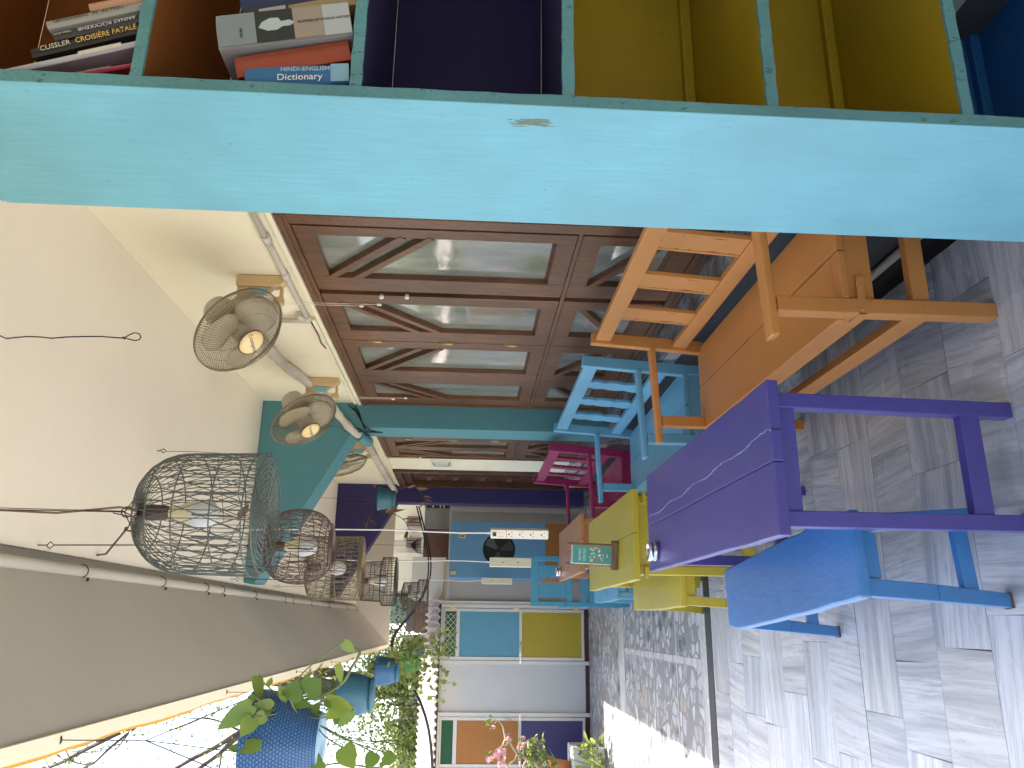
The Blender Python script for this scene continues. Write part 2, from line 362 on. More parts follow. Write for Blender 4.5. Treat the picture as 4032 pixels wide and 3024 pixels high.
# marble strips let into the terrazzo, each its own thin slab
ms=MB()
ms.box(-2.6,1.34,5.318,5.450,-0.03,0.0)
ms.box(-0.262,-0.212,5.455,8.10,-0.02,0.0008); ms.box(-2.6,1.34,8.10,8.34,-0.02,0.0006)
for y in (6.08,6.83,7.52): ms.box(-2.6,-0.264,y,y+0.022,-0.02,0.0007); ms.box(-0.21,1.34,y,y+0.022,-0.02,0.0007)
o=ms.tiled(ms.build('marble_strips',M['marble'])); tag(o,kind='structure')
# hand-laid marble tiles
def tile_floor():
    v=[];f=[];cols=[]
    y=-2.5; rnd=random.Random(11)
    rows=[]
    yy=5.18
    while yy>-4.9: h=rnd.choice([0.262,0.275,0.285,0.29,0.27]); rows.append((yy-h,yy)); yy-=h
    for (a,b) in rows:
        x=-2.6-rnd.random()*0.3; jit=0.0015
        while x<1.225:
            L=rnd.choice([0.30,0.42,0.58,0.6,0.75,0.62,0.5]); x2=min(x+L,1.225)
            if 1.225-x2<0.08: x2=1.225
            g=0.0010; o=len(v); z=rnd.uniform(-0.0006,0.0006)
            sk=rnd.uniform(-0.004,0.004)
            v+= [(x+g,a+g,z),(x2-g+sk,a+g,z),(x2-g-sk,b-g,z),(x+g,b-g,z)]
            f.append((o,o+1,o+2,o+3))
            vert=rnd.random()<0.42
            ang=(0.5+rnd.uniform(-0.05,0.05)) if not vert else rnd.uniform(-0.04,0.04)
            ang=ang%1.0
            cols+= [(rnd.random(),ang,rnd.random(),1)]*4
            x=x2
    me=bpy.data.meshes.new('veranda_floor'); me.from_pydata(v,[],f); me.materials.append(M['marble'])
    ca=me.color_attributes.new('tile','FLOAT_COLOR','CORNER')
    for i,c in enumerate(cols): ca.data[i].color=c
    o=bpy.data.objects.new('veranda_floor',me); C.objects.link(o); tag(o,kind='structure')
tile_floor()
sheet('floor_bed',-2.9,1.36,-5.0,5.32,-0.0035,M['grout'])
bs=MB(); bs.box(-2.6,1.225,5.188,5.312,-0.03,0.0005); bs.box(1.228,1.345,-5.0,7.9,-0.03,0.0006)
tag(bs.build('floor_border',M['blackstone']),kind='structure')

# ================================================================ THE HOUSE
house=thing('veranda_house','cream veranda house with teal and purple columns, glazed teak windows and sloping canopy','house',(1.5,5.0,0))
def hp(mb,name,m,parent=None,bevel=0.0,label=None):
    o=mb.build(name,m,None,(0,0,0),bevel); p=parent or house
    o.parent=p
    # children of the house are modelled in world coordinates
    o.location=(-1.5,-5.0,0) if p is house else (0,0,0)
    if label: o['label']=label
    return o
W=1.5
wl=MB(); wl.box(W,W+0.2,-5.0,9.1,2.363,3.06); wl.box(W,W+0.2,-5.0,2.72,0.6,2.363); wl.box(-0.3,W,-1.3,-1.1,0,3.059); wl.box(W,W+0.2,7.335,7.955,0.6,2.363)  # cross wall behind the camera is unseen, added to cut frontal light
wl.box(W,W+0.2,8.905,9.1,0.0,2.363); wl.box(1.347,W+0.2,-5.0,7.955,0.0,0.575)
wl.box(1.7,5.5,8.9,9.1,0,3.06); wl.box(5.3,5.5,-5.0,8.9,0,3.06); wl.box(1.7,5.3,-5.2,-5.0,0,3.06)
hp(wl,'wall',M['cream'])
rs=MB(); rs.box(1.3455,1.3465,-5.0,7.94,0.502,0.574); rs.tiled(hp(rs,'wall_cladding',M['marble'],label='light banded marble facing below the granite sill'),(0.0,0.5,0.3,1))
rs=MB(); rs.box(1.3455,1.3467,-5.0,7.94,0.004,0.500); hp(rs,'wall_cladding',plaster('dark_polished_stone',(0.085,0.088,0.088),0.4,0.4),label='dark grey stone facing near the floor')
si=MB(); si.box(1.335,1.51,-5.0,5.452,0.576,0.604); si.box(1.335,1.51,5.74,7.955,0.576,0.604); hp(si,'sill',M['granite'],bevel=0.003)
cb=MB(); cb.box(1.308,1.49,5.45,5.742,0.002,0.606); hp(cb,'column_base',M['granite'],bevel=0.003)
cb=MB(); cb.box(1.292,1.6,8.9,9.115,0.002,0.26); hp(cb,'column_base',M['granite'],bevel=0.003)
ce=MB(); ce.box(0.226,5.5,-5.2,11.12,3.0605,3.2); hp(ce,'ceiling',M['ceiling'])
col=MB(); col.box(1.322,1.62,5.456,5.736,0.608,3.058); hp(col,'column',M['teal'],bevel=0.004,label='teal column')
bmm=MB(); bmm.prism([(1.32,3.058),(0.24,3.058),(0.24,2.985),(1.32,2.395)],(0,5.456,0),(1,0,0),(0,0,1),(0,0.28,0)); hp(bmm,'beam',M['teal'],bevel=0.003,label='teal tapering ceiling beam')
col=MB(); col.box(1.30,1.62,8.907,9.107,0.262,3.058); hp(col,'column',M['purplewall'],bevel=0.004,label='dark purple column')
bmm=MB(); bmm.prism([(1.298,3.058),(0.24,3.058),(0.24,2.99),(1.298,2.385)],(0,8.907,0),(1,0,0),(0,0,1),(0,0.2,0)); hp(bmm,'beam',M['purplewall'],bevel=0.003,label='dark purple tapering ceiling beam')
# canopy: sloping soffit that turns the far corner on a hip
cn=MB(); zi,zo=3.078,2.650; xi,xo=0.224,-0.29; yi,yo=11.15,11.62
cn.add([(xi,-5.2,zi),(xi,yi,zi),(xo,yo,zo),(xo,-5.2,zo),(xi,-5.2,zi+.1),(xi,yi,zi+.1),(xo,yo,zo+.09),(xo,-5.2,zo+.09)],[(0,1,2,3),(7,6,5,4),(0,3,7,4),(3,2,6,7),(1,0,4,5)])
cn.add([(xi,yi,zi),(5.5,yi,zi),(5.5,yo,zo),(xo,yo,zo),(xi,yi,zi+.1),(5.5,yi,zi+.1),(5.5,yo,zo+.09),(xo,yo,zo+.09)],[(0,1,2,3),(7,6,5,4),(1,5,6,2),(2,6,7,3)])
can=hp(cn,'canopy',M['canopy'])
def wavy_edge(x0,x1,z0,z1,amp,mat,name,y1=11.66):
    mb=MB(); ys=[-5.2+i*0.11 for i in range(int((y1+5.2)/0.11)+1)]; rnd=random.Random(5)
    k=len(ys)
    off=[rnd.uniform(-amp,amp)*0.6+amp*0.6*math.sin(i*0.8)+amp*0.5*math.sin(i*0.31) for i in range(k)]
    vs=[]
    for y,d in zip(ys,off): vs+= [(x1,y,z0),(x0+d,y,z0+d*0.4),(x0+d,y,z1),(x1,y,z1)]
    fs=[]
    for i in range(k-1):
        a=i*4;b=a+4
        for j in range(4): fs.append((a+j,a+(j+1)%4,b+(j+1)%4,b+j))
    fs.append((0,1,2,3)); mb.add(vs,fs)
    o=mb.build(name,mat,can); return o
wavy_edge(-0.333,-0.290,2.640,2.765,0.003,M['cream'],'canopy_edge')
wavy_edge(-0.346,-0.333,2.655,2.775,0.005,M['ochre'],'canopy_edge',11.35)
mb=MB(); mb.box(-0.333,5.5,11.622,11.66,2.640,2.765); mb.build('canopy_edge',M['cream'],can)

# ---- windows
def casement(y0,y1,z0,z1,gy0,gy1,gz0,gz1,up,win,lower=False):
    mb=MB(); xf,xb=1.496,1.53
    mb.box(xf,xb,y0,gy0,z0,z1); mb.box(xf,xb,gy1,y1,z0,z1)
    mb.box(xf+.001,xb,gy0,gy1,z0,gz0); mb.box(xf+.001,xb,gy0,gy1,gz1,z1)
    # bevelled bead round the glass
    b=0.014
    mb.hexa([(1.510,gy0,gz0),(1.510,gy1,gz0),(1.526,gy1,gz0),(1.526,gy0,gz0)],[(1.510,gy0,gz0+.002),(1.510,gy1,gz0+.002),(1.526,gy1,gz0+b),(1.526,gy0,gz0+b)])
    # two parallel diagonal bars
    gw=gy1-gy0
    bars=((0.0,-0.36),(-0.115,-0.475)) if not lower else ((0.0,-0.20),)
    for a,c in bars:
        if up: p=(1.508,gy0-0.004,gz1+c); q=(1.508,gy1+0.004,gz1+a)
        else: p=(1.508,gy0-0.004,gz1+a); q=(1.508,gy1+0.004,gz1+c)
        if lower:
            p=(1.508,gy0-0.004,gz1-0.02 if not up else gz0+0.06); q=(1.508,gy1+0.004,gz0+0.06 if not up else gz1-0.02)
        mb.beam(p,q,0.034,0.03,up=(1,0,0))
    lf=mb.build('casement',M['woodz'],win,bevel=0.003,seg=1)
    g=MB(); g.box(1.525,1.529,gy0,gy1,gz0,gz1); gl=g.build('pane',M['glass'],win)
    return lf
def window(y0,y1,leaves,hinges):
    fr=MB(); fr.box(1.486,1.58,y0,y1,2.312,2.360); fr.box(1.486,1.58,y0,y1,0.606,0.655); 
    fr.box(1.487,1.58,y0,y0+0.07,0.655,2.312); fr.box(1.487,1.58,y1-0.03,y1,0.655,2.312)
    fr.box(1.490,1.58,y0+.07,y1-.03,1.147,1.166)
    # thin rebated fillets
    fr.box(1.478,1.486,y0,y1,2.33,2.345); fr.box(1.474,1.486,y0,y1,0.606,0.628)
    win=hp(fr,'window',M['wood'],bevel=0.003)
    for (a,b,ga,gb,up) in leaves:
        casement(a,b,1.168,2.310,ga,gb,1.245,2.235,up,win)
        casement(a,b,0.657,1.145,ga,gb,0.75,1.064,up,win,True)
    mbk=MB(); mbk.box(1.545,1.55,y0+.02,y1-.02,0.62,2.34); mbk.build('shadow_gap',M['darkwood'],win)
    for y in hinges:
        for z in (1.36,1.72,2.12):
            h=MB(); h.box(1.490,1.4955,y-0.012,y+0.012,z-0.04,z+0.04); h.tube([(1.489,y,z-0.042),(1.489,y,z+0.042)],0.005,8); h.build('hinge',M['brass'],win)
    return win
wn=window(2.72,5.452,[(2.82,3.44,2.893,3.30,True),(3.49,4.122,3.592,3.972,False),(4.130,4.781,4.236,4.66,True),(4.785,5.42,4.925,5.27,False)],(4.126,))
for (y,z) in ((3.47,2.02),(3.462,1.90)):
    k=MB(); k.lathe([(0.0,0),(0.011,0),(0.011,0.02),(0,0.022)],(1.493,y,z),(-1,0,0),12); k.build('knob',M['white'],wn)
wn=window(5.74,7.333,[(5.79,6.165,5.86,6.10,True),(6.168,6.545,6.235,6.48,False),(6.548,6.925,6.615,6.86,True),(6.928,7.30,6.99,7.235,False)],(6.546,))
# ---- carved door
dr=MB(); dr.box(1.47,1.62,7.957,8.03,0.0,2.36); dr.box(1.47,1.62,8.83,8.903,0.0,2.36); dr.box(1.471,1.62,8.03,8.83,2.28,2.36); dr.box(1.50,1.62,8.03,8.83,2.2,2.28)
door=hp(dr,'door_frame',M['darkwood'],bevel=0.004)
for (a,b) in ((8.035,8.425),(8.432,8.825)):
    lf=MB(); lf.box(1.545,1.58,a,b,0.02,2.20)
    w_=b-a
    for i in range(7):
        z0=0.10+i*0.30
        for k,(ins,pr) in enumerate(((0.07,0.012),(0.095,0.004),(0.115,0.016))):
            lf.box(1.545-pr,1.546,a+ins,b-ins,z0+ins*0.6-0.02,z0+0.27-ins*0.6)
        lf.lathe([(0.055,0),(0.05,0.012),(0.03,0.014),(0.028,0.02),(0,0.022)],(1.53,(a+b)/2,z0+0.125),(-1,0,0),16)
    lf.build('door_leaf',M['darkwood'],door,bevel=0.002,seg=1)
# recessed clear light fitting on the white wall
lt=MB(); lt.hexa([(1.499,7.46,1.76),(1.499,7.70,1.76),(1.499,7.70,1.94),(1.499,7.46,1.94)],[(1.475,7.485,1.785),(1.475,7.675,1.785),(1.475,7.675,1.915),(1.475,7.485,1.915)])
o=hp(lt,'wall_light',plain('frosted_cover',(0.55,0.55,0.50),0.15)); rm=MB()
rm.box(1.488,1.4985,7.44,7.72,1.745,1.76); rm.box(1.488,1.4985,7.44,7.72,1.94,1.955); rm.box(1.488,1.4985,7.44,7.46,1.76,1.94); rm.box(1.488,1.4985,7.70,7.72,1.76,1.94); rm.build('rim',M['ivory'],o)
# ---- pipes and trunking along the head of the windows
def wall_thing(mb,name,m,label,cat,bevel=0,group=None):
    o=mb.build(name,m,bevel=bevel); return tag(o,label,cat,group)
p=MB(); p.tube([(1.475,-1,2.425),(1.475,2.95,2.425)],0.013,8); p.tube([(1.475,2.95,2.425),(1.475,3.3,2.424),(1.475,3.78,2.421)],0.014,8)
p.tube([(1.474,3.78,2.421),(1.474,3.80,2.45),(1.474,3.80,2.56)],0.015,8)
for y in (2.9,3.25,3.76): p.tube([(1.475,y-0.03,2.424),(1.475,y+0.03,2.424)],0.019,8)
p.box(1.47,1.499,3.73,3.83,2.43,2.47)
wall_thing(p,'conduit_pipe',M['pipe'],'round grimy cream conduit pipe above the near teak window','pipe')
p=MB(); p.box(1.482,1.499,-1,5.45,2.364,2.386); p.box(1.479,1.499,3.80,5.42,2.392,2.412)
for i in range(8): p.box(1.476,1.4795,3.95+i*0.19,3.955+i*0.19,2.392,2.413)
p.box(1.482,1.499,5.74,8.9,2.364,2.386)
wall_thing(p,'cable_trunking',M['cream'],'flat cream cable trunking strip running over the window heads','trunking',0.002)
p=MB(); p.tube([(1.485,3.83,2.421),(1.470,4.0,2.408),(1.472,4.12,2.418),(1.468,4.2,2.404)],0.004,6); wall_thing(p,'loose_wire',plain('red_brown_wire',(0.16,0.03,0.02),0.5),'loose red-brown wires spilling from the cable trunking','wire')
def lag(pts,name,label,m,r=0.03):
    mb=MB(); out=[];rr=[]; rnd=random.Random(3)
    P=[Vector(a) for a in pts]
    for i in range(len(P)-1):
        for k in range(6):
            t=k/6.0; a=P[max(i-1,0)];b=P[i];c=P[i+1];d=P[min(i+2,len(P)-1)]
            q=0.5*((2*b)+(c-a)*t+(2*a-5*b+4*c-d)*t*t+(3*b-a-3*c+d)*t**3)
            out.append(q+Vector((rnd.uniform(-.002,.002),)*3)); rr.append(r*rnd.uniform(0.88,1.12))
    out.append(P[-1]); rr.append(r); mb.tube(out,rr,10)
    return wall_thing(mb,name,m,label,'pipe')
lag([(1.455,3.95,2.74),(1.455,4.15,2.72),(1.455,4.45,2.70),(1.455,4.75,2.64),(1.452,5.0,2.60),(1.44,5.2,2.56),(1.38,5.36,2.50),(1.30,5.43,2.42),(1.275,5.5,2.37)],'wrapped_pipe','thick whitish wrapped pipe swooping down behind the second fan to the teal column',M['lagging'],0.029)
lag([(1.270,5.48,2.375),(1.268,5.60,2.35),(1.275,5.72,2.33)],'wrapped_pipe','short teal-painted length of wrapped pipe crossing the face of the teal column',M['teal'],0.038)
lag([(1.33,5.72,2.33),(1.42,5.9,2.37),(1.44,6.4,2.44),(1.44,7.2,2.44),(1.44,8.3,2.43),(1.42,8.88,2.41)],'wrapped_pipe','dirty white wrapped pipe over the white wall beyond the teal column',M['lagging'],0.031)
p=MB()
for k,(dy,dz) in enumerate(((0,0),(0.03,0.02),(-0.02,0.045))): p.tube([(1.46,5.40+dy,2.40+dz),(1.44,5.45,2.38+dz*.5),(1.30+k*.012,5.448-k*.006,2.33),(1.285,5.445,2.20+dz),(1.29,5.449,2.42+dz)],0.004,5)
wall_thing(p,'dark_cable',M['black'],'dark electric cables dangling at the corner of the teal column','cable')
# pipe at the foot of the wall
p=MB(); p.tube([(1.326,-1.5,0.02),(1.326,7.6,0.02)],0.017,10); wall_thing(p,'floor_pipe',M['pipe'],'cream pipe lying on the floor along the foot of the wall','pipe')
# pipe under the canopy edge, with its clips and wire hooks
p=MB(); p.tube([(0.170,-2.5,3.020),(0.170,11.05,3.020)],0.021,10); cp=wall_thing(p,'canopy_pipe',M['pipe'],'long cream pipe clipped along the inner edge of the sloping canopy','pipe')
for y in (2.55+0.55,3.9,4.55,4.85,5.6,6.5,6.8,7.6,8.6,9.9,10.8):
    q=MB(); q.ring((0.170,y,3.020),0.0235,0.002,(0,1,0),14,5); q.box(0.133,0.147,y-0.003,y+0.003,2.990,2.998); q.build('clip',M['iron'],cp)

# ================================================================ THE CABINS AT THE BACK
YB=10.438
cab=thing('washroom_cabins','low off-white washroom cabins with panelled aluminium doors and corrugated roof','outbuilding',(-0.7,YB,0))
def cp_(mb,name,m,parent=None,bevel=0,label=None):
    p=parent or cab; o=mb.build(name,m,p,(0.7,-YB,0) if p is cab else (0,0,0),bevel)
    if label: o['label']=label
    return o
wb=MB(); wb.box(-1.05,-0.49,YB,YB+0.12,0.0,1.88); wb.box(0.235,0.275,YB-0.02,YB+0.10,0.0,1.90); wb.box(-3.4,-1.72,YB,YB+0.12,0,1.88)
wb.box(-3.4,-3.28,YB+.12,12.4,0,1.88); wb.box(0.15,0.27,YB+.12,12.4,0,1.88); wb.box(-3.4,0.27,12.4,12.5,0,2.1)
cp_(wb,'wall',M['whitewall'])
wb=MB(); wb.box(-3.4,0.24,YB-0.012,YB-0.001,0.0,0.045); wb.box(-1.72,-1.06,YB-0.014,YB+.02,0.0,0.088); cp_(wb,'skirting',M['redbase'])
rf=MB(); n=420; vs=[];x0,x1=0.30,-3.6
for j,(y,z) in enumerate(((10.19,1.915),(10.45,1.945),(10.95,2.01),(12.6,2.23))):
    for i in range(n+1):
        x=x0+(x1-x0)*i/n; vs.append((x,y,z+0.024*math.sin(2*math.pi*x/0.088)))
fs=[(j*(n+1)+i,j*(n+1)+i+1,(j+1)*(n+1)+i+1,(j+1)*(n+1)+i) for j in range(3) for i in range(n)]
rf.add(vs,fs,True)
m_=N('translucent_white_roofing',0.4); m_.col((0.82,0.76,0.72,1)); tr=m_.n('ShaderNodeBsdfTranslucent'); tr.inputs[0].default_value=(0.85,0.78,0.74,1); mx=m_.n('ShaderNodeMixShader'); mx.inputs[0].default_value=0.55
m_.l(m_.b.outputs[0],mx.inputs[1]); m_.l(tr.outputs[0],mx.inputs[2]); m_.l(mx.outputs[0],m_.t.nodes['Material Output'].inputs[0])
ro=cp_(rf,'corrugated_roof',m_.m); so_=ro.modifiers.new('s','SOLIDIFY'); so_.thickness=0.006
wb=MB(); wb.box(-3.4,0.24,YB-0.05,YB+0.05,1.884,1.912); cp_(wb,'eaves_gap_shade',M['black'])  # black strip painting in the dark gap under the roof edge
def cab_door(xr,xl,top,low,meshgrid,nm):
    """xr/xl = outer right/left of the aluminium frame"""
    fr=MB(); fr.box(xr-0.045,xr,YB-0.035,YB+0.03,0.0,1.885); fr.box(xl,xl+0.045,YB-0.035,YB+0.03,0.0,1.885); fr.box(xl+.045,xr-.045,YB-0.034,YB+0.03,1.855,1.885)
    d=cp_(fr,'door_frame',M['alu'],bevel=0.002,label=nm)
    a,b=xl+0.052,xr-0.052; lf=MB(); y0,y1=YB-0.03,YB-0.005
    lf.box(a,a+0.038,y0,y1,0.058,1.85); lf.box(b-0.038,b,y0,y1,0.058,1.85)
    for z0,z1 in ((0.058,0.092),(0.853,0.889),(1.644,1.690),(1.832,1.85)): lf.box(a+.038,b-.038,y0+.001,y1,z0,z1)
    lf.build('door_leaf',M['alu'],d,bevel=0.002)
    for m,z0,z1 in ((low,0.092,0.853),(top,0.889,1.644)): MB().box(a+.038,b-.038,y0+.012,y1-.004,z0,z1).build('door_panel',m,d)
    MB().box(a+.038,b-.038,y1-0.006,y1-.001,1.690,1.832).build('vent_panel',plain('dark_green_net',(0.012,0.10,0.04),0.6),d)
    g=MB()
    if meshgrid:
        s=0.074; k=int((b-a)/s)+4
        for i in range(-3,k):
            for sg in (1,-1):
                pts=[]
                for t in range(5):
                    z=1.690+t*0.0355; x=a+.038+i*s+(t*0.037 if sg>0 else (4-t)*0.037)
                    if a+.036<=x<=b-.036: pts.append((x,y1-0.012+(0.002*sg),z))
                if len(pts)>1: g.tube(pts,0.003,4)
        g.build('wire_mesh',M['ivory'],d)
    else:
        for i in range(14): g.tube([(a+.04,y1-.008,1.695+i*0.0098),(b-.04,y1-.008,1.695+i*0.0098)],0.0011,4)
        g.build('wire_mesh',plain('green_slats',(0.03,0.16,0.08),0.6),d)
    # latch on the left, hinges on the right
    h=MB(); h.box(a-0.045,a+0.075,y0-0.010,y0-0.001,0.862,0.880); h.tube([(a-0.05,y0-.014,0.871),(a+0.06,y0-.014,0.871)],0.0045,8); h.build('bolt',M['steel'],d,bevel=0.001)
    if meshgrid:
        h=MB(); h.tube([(a+0.13,y0-.002,0.871),(a+0.135,y0-.03,0.871),(a+0.225,y0-.03,0.871),(a+0.23,y0-.002,0.871)],0.006,8); h.build('handle',M['steel'],d)
        for z in (0.16,0.93,1.74):
            h=MB(); h.box(xr-0.075,xr-0.02,y0-.008,y0-.001,z-0.035,z+0.035); h.build('hinge',M['brass'],d)
    else:
        h=MB(); h.tube([(b-0.02,y0-.002,0.98),(b-0.02,y0-.028,0.985),(b-0.02,y0-.028,1.04),(b-0.02,y0-.002,1.045)],0.006,8); h.build('handle',M['steel'],d)
        h=MB(); h.box(b-0.05,b+0.045,y0-0.010,y0-0.001,0.862,0.880); h.tube([(b-0.05,y0-.014,0.871),(b+0.05,y0-.014,0.871)],0.0045,8); h.build('bolt',M['steel'],d)
pb=paint('door_panel_blue',(0.10,0.30,0.40),0.5,(4,4,4),var=0.05,bump=0.05); py=paint('door_panel_yellow',(0.42,0.31,0.015),0.5,(4,4,4),var=0.06,bump=0.05)
po=paint('door_panel_orange',(0.40,0.15,0.025),0.5,(4,4,4),var=0.05,bump=0.05); pp=paint('door_panel_purple',(0.055,0.045,0.15),0.5,(4,4,4),var=0.05,bump=0.05)
cab_door(0.235,-0.49,pb,py,True,'blue over yellow panelled door')
cab_door(-1.05,-1.72,po,pp,False,'orange over purple panelled door')
# grey boundary wall behind the cooler
g=MB(); g.box(0.28,3.2,YB+0.05,YB+0.2,0,1.785); gw=g.build('garden_wall',M['greywall']); tag(gw,'plain grey wall behind the blue air cooler','wall')
g=MB(); g.box(0.28,3.2,YB+0.03,YB+0.22,1.785,1.822); g.box(1.42,1.47,YB+.02,YB+.05,0,1.785); g.build('coping',plain('lilac_grey_coping',(0.42,0.41,0.43),0.7),gw)
# white rooftop box right of the corrugated sheet
g=MB(); g.box(0.30,0.86,11.0,12.2,1.86,2.32); g.tube([(0.30,10.98,2.03),(0.33,10.97,1.93),(0.40,10.96,1.90),(0.86,10.96,1.885)],0.02,8); o=g.build('roof_tank_box',M['white']); tag(o,'low white-painted masonry box on the roof between the corrugated sheet and brown panel','roof box')
# far cream building
fb=thing('cream_building','sunlit cream neighbouring building with brown shutters and a yellow-grilled window','building',(1.8,13.5,0))
def fp(mb,name,m,bevel=0,par=None): return mb.build(name,m,par or fb,(-1.8,-13.5,0) if par is None else (0,0,0),bevel)
g=MB(); g.box(0.50,5.5,13.5,18.0,0,7.0); g.box(0.50,1.0,13.44,13.5,0,7.0); g.box(1.32,1.42,13.40,13.5,2.55,7.0); g.box(0.5,5.5,13.30,13.5,2.28,2.36); g.box(1.0,1.12,13.42,13.5,2.36,3.0); fp(g,'wall',M['farcream'])
for x0,x1 in ((1.22,1.36),(1.58,1.72)):
    g=MB()
    for i in range(3): 
        xx=x0+i*0.055-0.01; g.box(xx,xx+0.04,13.36,13.5,2.37,2.60)
    fp(g,'louvre',M['oldwood'] if 0 else plain('brown_louvre',(0.19,0.12,0.09),0.7))
g=MB(); g.box(1.86,2.6,13.3,13.5,1.86,2.30); wo=fp(g,'window',plain('dark_opening',(0.02,0.012,0.01),0.6)); 
g=MB(); 
for z in (1.98,2.04,2.1+.06): g.box(1.86,2.5,13.27,13.29,z,z+0.018)
for x in (1.90,1.97,2.1,2.2): g.box(x,x+0.016,13.265,13.285,1.93,2.25)
g.build('grille',plain('yellow_grille',(0.62,0.58,0.16),0.5),wo)
g=MB(); g.box(1.49,1.84,13.2,13.29,1.85,2.30); fp(g,'board',M['oldwood'])
g=MB(); g.box(0.90,1.46,13.2,13.29,1.85,2.30); g.box(0.93,1.44,13.19,13.2,1.90,1.92); fp(g,'shutter',M['darkwood'])
g=MB(); g.box(1.45,1.75,13.42,13.5,2.95,3.25); fp(g,'window',plain('grey_brown_window',(0.16,0.13,0.09),0.5))
# rooftop hut
g=MB(); g.box(-0.14,0.52,11.9,12.5,2.06,2.31); ht=g.build('rooftop_hut',wood('hut_boards',(0.16,0.10,0.06),(0.30,0.21,0.15),0.8,(3,3,25))); tag(ht,'brown boarded rooftop hut with a mottled grey top behind the hanging lamps','hut')
g=MB(); g.box(-0.12,0.52,11.88,12.5,2.312,2.43); g.build('roof',plaster('mottled_thatch',(0.25,0.22,0.19),0.7,0.95,1.0),ht)
g=MB(); g.box(-0.02,0.60,15.0,15.2,0,3.5); o=g.build('rendered_wall',plaster('pale_far_render',(0.62,0.68,0.70),0.2)); tag(o,'tall pale blue-grey wall far behind the rooftop hut','wall')
g=MB(); g.box(-9,8,-14.2,-14.0,0,3.2); o=g.build('bounce_wall',M['cream']); tag(o,'tall cream wall of the house across the yard, behind the camera','wall')  # unseen wall, added to bounce sun onto the faces turned to the camera
# unseen wall out to the left, added for bounce and glass reflections
g=MB(); g.box(-7.6,-7.4,-6,15,0,2.2); o=g.build('added_boundary_wall',M['whitewall']); tag(o,'long off-white garden boundary wall on the far left','wall')
# ================================================================ FURNITURE
def table(name,mat,x0,x1,y0,y1,label,crack=None,seed=1,ztop=0.738,thick=0.034):
    cx,cy=(x0+x1)/2,(y0+y1)/2; hx,hy=(x1-x0)/2,(y1-y0)/2
    t=thing(name,label,'table',(cx,cy,0)); rnd=random.Random(seed)
    # two planks butted with a hairline gap, edges hand-planed
    mb=MB(); seam=rnd.uniform(-0.03,0.03)
    for a,b in ((-hx,seam-0.0007),(seam+0.0007,hx)):
        n=14; vs=[]
        for i in range(n+1):
            y=-hy+2*hy*i/n; ja=rnd.uniform(-.0018,.0018) if a==-hx else 0; jb=rnd.uniform(-.0018,.0018) if b==hx else 0; z=ztop+rnd.uniform(-.0006,.0006)
            e=(rnd.uniform(-0.002,0.002) if i in (0,n) else 0)
            vs+= [(a+ja,y+e,ztop-thick),(b+jb,y+e,ztop-thick),(b+jb,y+e,z),(a+ja,y+e,z)]
        fs=[(0,1,2,3)]
        for i in range(n):
            p=i*4;q=p+4
            for k in range(4): fs.append((p+k,p+(k+1)%4,q+(k+1)%4,q+k))
        fs.append((n*4+3,n*4+2,n*4+1,n*4)); mb.add(vs,fs)
    top=mb.build('tabletop',mat,t,bevel=0.004)
    if crack:
        c=MB(); pts=[]; n=90
        for i in range(n+1):
            y=-hy+0.002+(2*hy-0.004)*i/n; pts.append((crack[0]+(crack[1]-crack[0])*i/n+rnd.uniform(-.0028,.0028)+0.006*math.sin(i*0.31),y,ztop-0.0004))
        c.tube(pts,[rnd.uniform(0.0009,0.0034) for _ in pts],5); c.build('filled_crack',crack[2],top)
        c=MB(); c.box(crack[0]-.0012,crack[0]+.0012,-hy-0.0008,-hy+0.003,ztop-thick+.003,ztop-0.002); c.build('split',plain('dark_split',(0.02,0.015,0.03),0.8),top)
    lw=0.045; ins=0.028
    for sx in (-1,1):
        for sy in (-1,1):
            l=MB(); X=sx*(hx-ins-lw/2); Y=sy*(hy-ins-lw/2); dx=-sx*0.0
            l.beam((X,Y,ztop-thick-0.001),(X+(sx*-0.012 if sx>0 else 0.0),Y,0.0),lw,lw,up=(0,1,0)); l.build('leg',mat,t,bevel=0.003)
    ap=MB(); z1=ztop-thick-0.002; z0=z1-0.052; xx=hx-ins-lw; 
    ap.box(-xx,xx,-hy+ins+0.006,-hy+ins+0.028,z0,z1); ap.box(-xx,xx,hy-ins-0.028,hy-ins-0.006,z0,z1)
    ap.box(-hx+ins+.006,-hx+ins+.028,-hy+ins+lw,hy-ins-lw,z0,z1); ap.box(hx-ins-.028,hx-ins-.006,-hy+ins+lw,hy-ins-lw,z0,z1); ap.build('apron',mat,t,bevel=0.002)
    for sy in (-1,1):
        s=MB(); Y=sy*(hy-ins-lw/2); s.box(-xx,xx,Y-0.018,Y+0.018,0.10,0.158); s.build('stretcher',mat,t,bevel=0.003)
    return t
grey_fill=plain('grey_filler',(0.29,0.27,0.42),0.8)
table('purple_table',M['purple'],0.236,0.678,2.095,3.65,'long purple-painted wooden table with a pale crack along its top, nearest the camera',(0.075,0.02,grey_fill),3)
ty=table('yellow_table',M['yellow'],0.217,0.675,3.995,5.46,'yellow-painted wooden table holding the desk calendar',None,5)
to=table('orange_table',M['orange2'],0.372,0.80,5.885,7.25,'pale orange wooden table with a small steel ashtray, behind the yellow table',(0.03,-0.12,plain('orange_crack',(0.35,0.14,0.05),0.7)),9)
